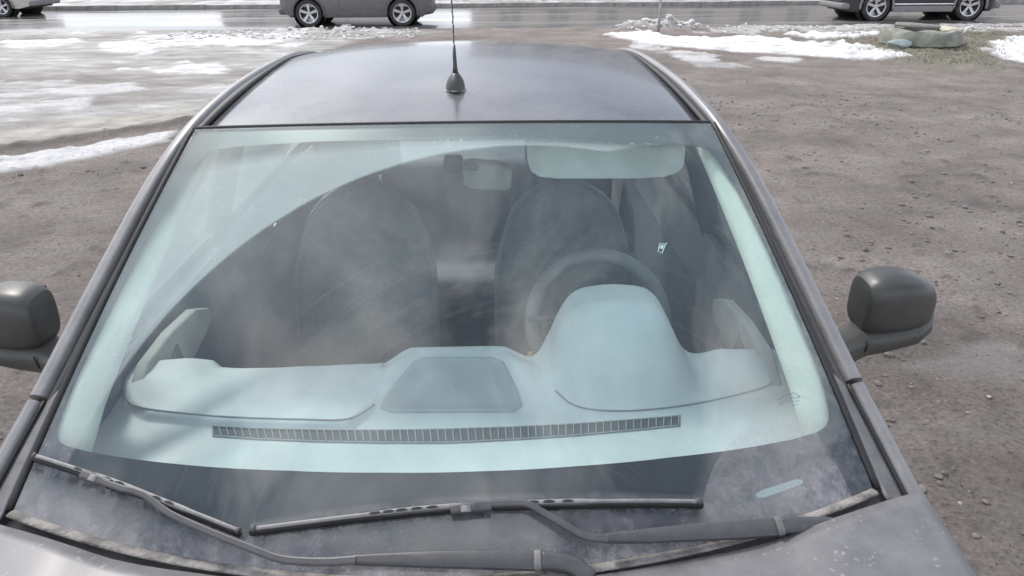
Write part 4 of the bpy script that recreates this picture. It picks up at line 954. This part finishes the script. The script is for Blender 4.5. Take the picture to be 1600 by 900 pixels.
stalk = MB().tube([(.33, 1.70, 1.0), (.22, 1.68, 1.01), (.17, 1.67, 1.015)], .008, 8).build('stalk', M_INT, car)
q = P(828, 557, 1, 1.60); MB().box((q[0], 1.60, q[2]), (.013, .003, .026)).build('yellow_tag', mat('yellow_card', (0.85, 0.68, 0.08), rough=.6), stalk, smooth=False)

# seats
def seat(cx):
    t = bpy.data.objects.new('front_seat', None); COL.objects.link(t); t.parent = car; t.location = (cx, 2.3, .32)
    n = 40
    def f(i, j):
        q = j/14; z = .12+.70*q; hw = np.interp(q, [0, .2, .6, .85, .95, 1.0], [.22, .25, .245, .19, .13, .06]); d = np.interp(q, [0, .5, .9, 1], [.075, .07, .055, .025]); y = .02+.16*q
        a = 2*math.pi*i/n; e = .55; ca, sa = math.cos(a), math.sin(a); return (hw*math.copysign(abs(ca)**e, ca), y+d*math.copysign(abs(sa)**e, sa), z)
    V, Fc = gridVF(n, 15, f, closeu=True); Fc += [tuple(range(n)), tuple(14*n+i for i in range(n))]
    bk = mesh('backrest', V, Fc, M_SEAT, t)
    for s in (-1, 1):
        pts = [(s*np.interp(q, [0, .2, .6, .85, .95, 1.0], [.22, .25, .245, .19, .13, .03])*.96, .02+.16*q-np.interp(q, [0, .5, .9, 1], [.075, .07, .055, .025])*.90, .12+.70*q) for q in np.linspace(.15, 1, 24)]
        MB().tube(pts, .0042, 8).build('piping', M_SEATP, bk)
    MB().box((0, -.27, .03), (.50, .55, .16)).build('seat_cushion', M_SEAT, t, bevel=.05)
    hd = MB().box((0, .20, .93), (.27, .11, .17)).build('headrest', M_SEAT, t, bevel=.045)
    for s in (-1, 1): MB().tube([(s*.06, .19, .78), (s*.06, .20, .88)], .006, 8).build('headrest_rod', M_RIM, hd)
for cx in (.335, -.36): seat(cx)
rs = MB(); rs.box((0, 3.10, .50), (1.3, .5, .2)); rs.box((0, 3.36, .74), (1.3, .14, .50)); rs.build('rear_seat', M_INT, car, bevel=.05)
MB().box((0, 3.60, .965), (1.32, .42, .03)).build('parcel_shelf', M_INT, car, bevel=.01)
MB().box((0, 2.5, .25), (1.5, 3.0, .05)).build('floor_pan', M_INT, car, smooth=False)
MB().box((0, 1.9, .42), (.22, .7, .30)).build('centre_console', M_INT, car, bevel=.04)
MB().box((0, 1.42, .62), (1.45, .10, .62)).build('firewall', M_INT, car, smooth=False)
for s in (-1, 1):
    def dt(i, j): 
        y = 1.22+2.2*i/20; q = j/6; z = .28+(top_z(y)-.015-.28)*q; return (s*(.725+.035*q-.02*math.sin(q*3.1)-.02*(y > 3.2)), y, z)
    tr = grid('door_trim', 21, 7, dt, M_INT, car, thick=0.008)
    grid('upper_lining', 21, 4, lambda i, j: (s*(.722+.035*(.7+.3*j/3)-.02*math.sin((.7+.3*j/3)*3.1)), 1.22+2.0*i/20, .28+(top_z(1.22+2.0*i/20)-.012-.28)*(.80+.2*j/3)), mat('upper_door_lining', (.20, .21, .215), rough=.7), tr)
    sill = grid('door_sill', 12, 3, lambda i, j: (s*(.745+.035*j/2), 1.25+.93*i/11, top_z(1.5)-.016), M_INT, tr)
    # pale pull handle with triangular opening
    pts = [(1.38, .985), (1.46, 1.030), (1.60, 1.035), (1.75, 1.02), (1.83, .985), (1.835, .955), (1.80, .935), (1.70, .915), (1.60, .90), (1.40, .90)]
    MB().prism([(s*.690, y, z) for y, z in pts], (s*.03, 0, 0)).build('door_pull', M_PULL, tr, bevel=.006)
    MB().prism([(s*.686, y, z) for y, z in ((1.47, .955), (1.60, 1.0), (1.62, .94), (1.50, .93))], (s*.003, 0, 0)).build('pull_opening', M_INT, tr)
    # light A pillar lining, right behind the glass edge
    def ap(i, j):
        v = j/20; q = i/5; a = WS(s*.995, v, -.010); wi = np.interp(v, [0, .25, .6, 1], [.080, .058, .050, .045]); b_ = WS(s*(1-wi/.70*1.0), v, -.010-.012-.035*(q**1.5)*2*wi/.1*.5)
        c = a*(1-q)+b_*q; return tuple(c)
    grid('pillar_lining', 6, 21, ap, M_INTL, car, thick=-.004)
grid('headliner', 21, 20, lambda i, j: (roofp(-1+i/10, j/19)[0]*.98, roofp(-1+i/10, j/19)[1]+.02*(1-j/19), roofp(-1+i/10, j/19)[2]-.03), M_INTL, car)
# sun visor (swung down), rear view mirror
def slab(name, px_poly, y, th, mt, par, **k):
    poly = [P(px, py, 1, y) for px, py in px_poly]; return MB().prism(poly, (0, th, .006)).build(name, mt, par, **k)
vis = slab('sun_visor', [(822, 226), (824, 255), (830, 270), (842, 278), (870, 281), (1000, 281), (1040, 278), (1060, 271), (1069, 262), (1072, 232)], 1.86, .018, mat('visor_cloth', (.9, .9, .85), rough=.8), car, bevel=.007)
rv = bpy.data.objects.new('rear_view_mirror', None); COL.objects.link(rv); rv.parent = car
slab('mirror_back', [(722, 260), (724, 256), (740, 254), (780, 258), (795, 263), (800, 272), (799, 295), (790, 300), (735, 297), (724, 290)], 1.80, .03, mat('mirror_case', (.24, .25, .25)), rv, bevel=.008)
ft = [P(px, py, 1, 1.68) for px, py in ((693, 250), (697, 246), (719, 246), (723, 250), (723, 267), (718, 271), (697, 271), (692, 267))]
MB().prism(ft, (0, .03, 0)).build('mirror_mount', mat('mirror_mount_plastic', (.015, .014, .016), rough=.6), rv, bevel=.003)
a = P(718, 258, 1, 1.70); b_ = P(745, 262, 1, 1.81); MB().tube([a, b_], .009, 8).build('mirror_stem', M_INT, rv)

# ------------------------------------------------------------------ passing cars
def road_car(name, label, loc, rz, Lc, wb, f_over, paint, body2, wr=.34, chrome=False, roofh=1.62, beltz=1.0, hoodz=.98, sedan=False):
    t = root(name, label, 'car', loc, rz, 'cars passing on the wet road'); hw = .88
    s1 = Lc-f_over; s0 = s1-wb; cl = .25
    if sedan: pr = [(0, .92), (.12, beltz+.02), (.75, beltz+.06), (1.25, roofh-.08), (2.0, roofh), (2.5, roofh-.03), (3.25, hoodz+.06), (Lc-.15, hoodz-.20), (Lc, .62)]
    else: pr = [(0, .80), (.06, 1.0), (.16, 1.18), (.45, roofh-.08), (1.0, roofh), (2.1, roofh), (Lc*.55, roofh-.06), (Lc*.74, hoodz+.09), (Lc*.85, hoodz), (Lc-.12, hoodz-.16), (Lc, .66)]
    px, pz = zip(*pr); ss = sorted(set([0, .02, .06, .12, Lc-.02, Lc-.06, Lc-.12]+list(np.linspace(0, Lc, 90))))
    def prof(s): return float(np.interp(s, px, pz))
    def belt(s): return min(beltz+(.04*(1-s/Lc)), prof(s)-.015)
    def plan(s): return hw*(1-.28*max(0, (.45-s)/.45)**2.6-.30*max(0, (s-Lc+.6)/.6)**2.6)
    def bz(s):
        z = .24+.10*max(0, (.4-s)/.4)+.06*max(0, (s-Lc+.4)/.4)
        for w in (s0, s1):
            d = abs(s-w)
            if d < wr+.06: z = max(z, wr+math.sqrt(max(0, (wr+.06)**2-d*d)))
        return z
    V = []; rows = []
    def ring(s):
        b = bz(s); be = belt(s); p_ = plan(s); top = prof(s); r = []
        for q in np.linspace(0, 1, 8):
            z = b+(be-b)*q; tt = (z-.72)/.4; r.append((p_-.05*max(0, tt)**2-.035*max(0, -tt)**2-(.012 if .62 < z < .66 else 0), z))
        g = max(0, top-be-.02); k = min(1, g/.5)
        x0 = r[-1][0]
        for q in (.15, .5, .85): r.append((x0-(.02+.20*k)*q, be+(top-.05*k-be)*q))
        r.append((x0-.20*k-.06, top-.03*k-.005)); r.append(((x0-.25*k)*.66, top-.005)); r.append((0, top+.012))
        return r
    R = [ring(s) for s in ss]; m_ = len(R[0]); V = []; Fc = []
    for sgn in (-1, 1):
        off = len(V)
        for s, r in zip(ss, R): V += [(s, sgn*x, z) for x, z in r]
        Fc += [(off+j*m_+i, off+j*m_+i+1, off+(j+1)*m_+i+1, off+(j+1)*m_+i) for j in range(len(ss)-1) for i in range(m_-1)]
    h = len(V)//2
    for base in (0, (len(ss)-1)*m_): Fc += [(base+i, base+i+1, h+base+i+1, h+base+i) for i in range(m_-1)]
    bd = mesh('body', V, Fc, paint, t, sharp=50)
    MB().box((Lc/2, 0, .36), (Lc-.5, 2*hw-.25, .26)).build('underbody', M_BLACK, t, smooth=False)
    M_CG = bpy.data.materials.get('car_window') or mat('car_window', (0.02, 0.024, 0.028), rough=.08)
    def sideglass(a, b, nm='window'):
        for sgn in (-1, 1):
            def f(i, j):
                s = a+(b-a)*i/10; r = ring(s); q = j/3; p0 = r[8]; p1 = r[10]; return (s, sgn*(p0[0]+(p1[0]-p0[0])*q+.006), p0[1]+(p1[1]-p0[1])*q)
            grid(nm, 11, 4, f, M_CG, bd)
    tot = px
    g0, g1 = (1.15, 3.0) if sedan else (.38, Lc*.69); gm = (g0+g1)/2
    sideglass(g0, gm-.04); sideglass(gm+.04, g1)
    def endglass(a, b, nm):
        def f(i, j):
            s = a+(b-a)*j/8; r = ring(s); u = -1+i/5; w = r[11][0]*.93; return (s, u*w, prof(s)+.012-.01*u*u+.004)
        grid(nm, 11, 9, f, M_CG, bd)
    wsr = (2.55, 3.2) if sedan else (Lc*.57, Lc*.73); endglass(*wsr, 'windscreen'); endglass(*((.8, 1.2) if sedan else (.18, .42)), 'rear_screen')
    for w in (s0, s1):
        for sgn in (-1, 1):
            wh = make_wheel(t, (w, sgn*(hw-.115), wr), wr, .22, 5, 'y', rfrac=.72)
            pts = [(w+(wr+.075)*math.cos(a), sgn*(plan(w)-.004), max(.26, wr+(wr+.075)*math.sin(a))) for a in np.linspace(-.15, math.pi+.15, 28)]
            MB().tube(pts, .032, 8, up=(0, 1, 0), ry=.028).build('arch_cladding', body2, t)
            MB().lathe([(wr+.07, 0), (wr+.07, -sgn*.28), (0, -sgn*.28)], (w, sgn*(hw-.07), wr), 'y', 28).build('wheel_well', M_BLACK, t)
    for sgn in (-1, 1):
        MB().box(((s0+s1)/2, sgn*(hw-.035), .31), (wb-2*wr-.16, .07, .16)).build('sill_cladding', body2, t, bevel=.02)
        if chrome: MB().box(((s0+s1)/2, sgn*(hw+.004), .43), (wb-2*wr-.20, .02, .035)).build('chrome_strip', mat('chrome', (.85, .86, .9), rough=.12, metal=1), t, bevel=.008)
        for s in (g0+.1, gm, g1+.05):
            MB().tube([(s, sgn*(plan(s)-(.05*max(0, ((z-.72)/.4))**2+.035*max(0, -(z-.72)/.4)**2)+.0015), z) for z in np.linspace(.42, belt(s), 10)], .004, 5).build('door_seam', M_BLACK, bd)
        for s in (g0+.35, gm+.35): MB().tube([(s-.09, sgn*(hw+.012), .86), (s, sgn*(hw+.026), .865), (s+.09, sgn*(hw+.012), .86)], .012, 6).build('door_handle', paint, bd)
        MB().box((g1+.06, sgn*(hw+.08), belt(g1)+.09), (.12, .20, .14)).build('side_mirror', paint, t, bevel=.04)
        MB().box((Lc-.20, sgn*(plan(Lc-.2)-.09), .70), (.30, .22, .13)).build('headlight', bpy.data.materials['lamp_lens'], t, bevel=.04)
        MB().box((Lc-.12, sgn*(plan(Lc-.12)-.10), .42), (.22, .20, .07)).build('fog_lamp', bpy.data.materials['lamp_lens'], t, bevel=.02)
        MB().box((.14, sgn*(plan(.14)-.07), .88), (.24, .16, .18)).build('tail_light', bpy.data.materials['tail_lens'], t, bevel=.04)
    for (c, w) in ((.10, .0), (Lc-.10, 0)): MB().box((c, 0, .38), (.26, 1.52, .16)).build('bumper_cladding', body2, t, bevel=.05)
    return t
M_P1 = mat('graphite_paint', (.085, .087, .095), rough=.35, metal=.4, coat=.4, dust=.3, dcol=(.28, .27, .26))
M_P2 = mat('aubergine_paint', (.030, .018, .032), rough=.22, metal=.3, coat=.6, dust=.08, dcol=(.2, .19, .19))
M_P3 = mat('cream_paint', (.62, .59, .52), rough=.4, coat=.4, dust=.2)
M_CL = mat('cladding_plastic', (.05, .05, .052), rough=.7, dust=.3, dcol=(.25, .24, .23)); M_CL3 = mat('grey_cladding', (.16, .16, .155), rough=.7, dust=.3)
road_car('passing_car', 'dark grey crossover driving right on the wet road', (-5.30, 21.37, .012), 0, 3.95, 2.41, .78, M_P1, M_CL, wr=.335)
road_car('passing_car', 'dark aubergine sports utility car with chrome sill strip driving left', (14.05, 21.85, .012), math.pi, 4.35, 2.57, .88, M_P2, M_CL3, wr=.375, chrome=True, roofh=1.7)
road_car('passing_car', 'cream white sedan cut off by the left edge on the far lane', (-13.75, 25.35, .012), math.pi, 4.3, 2.5, .85, M_P3, M_CL3, wr=.30, roofh=1.45, beltz=.92, hoodz=.88, sedan=True)
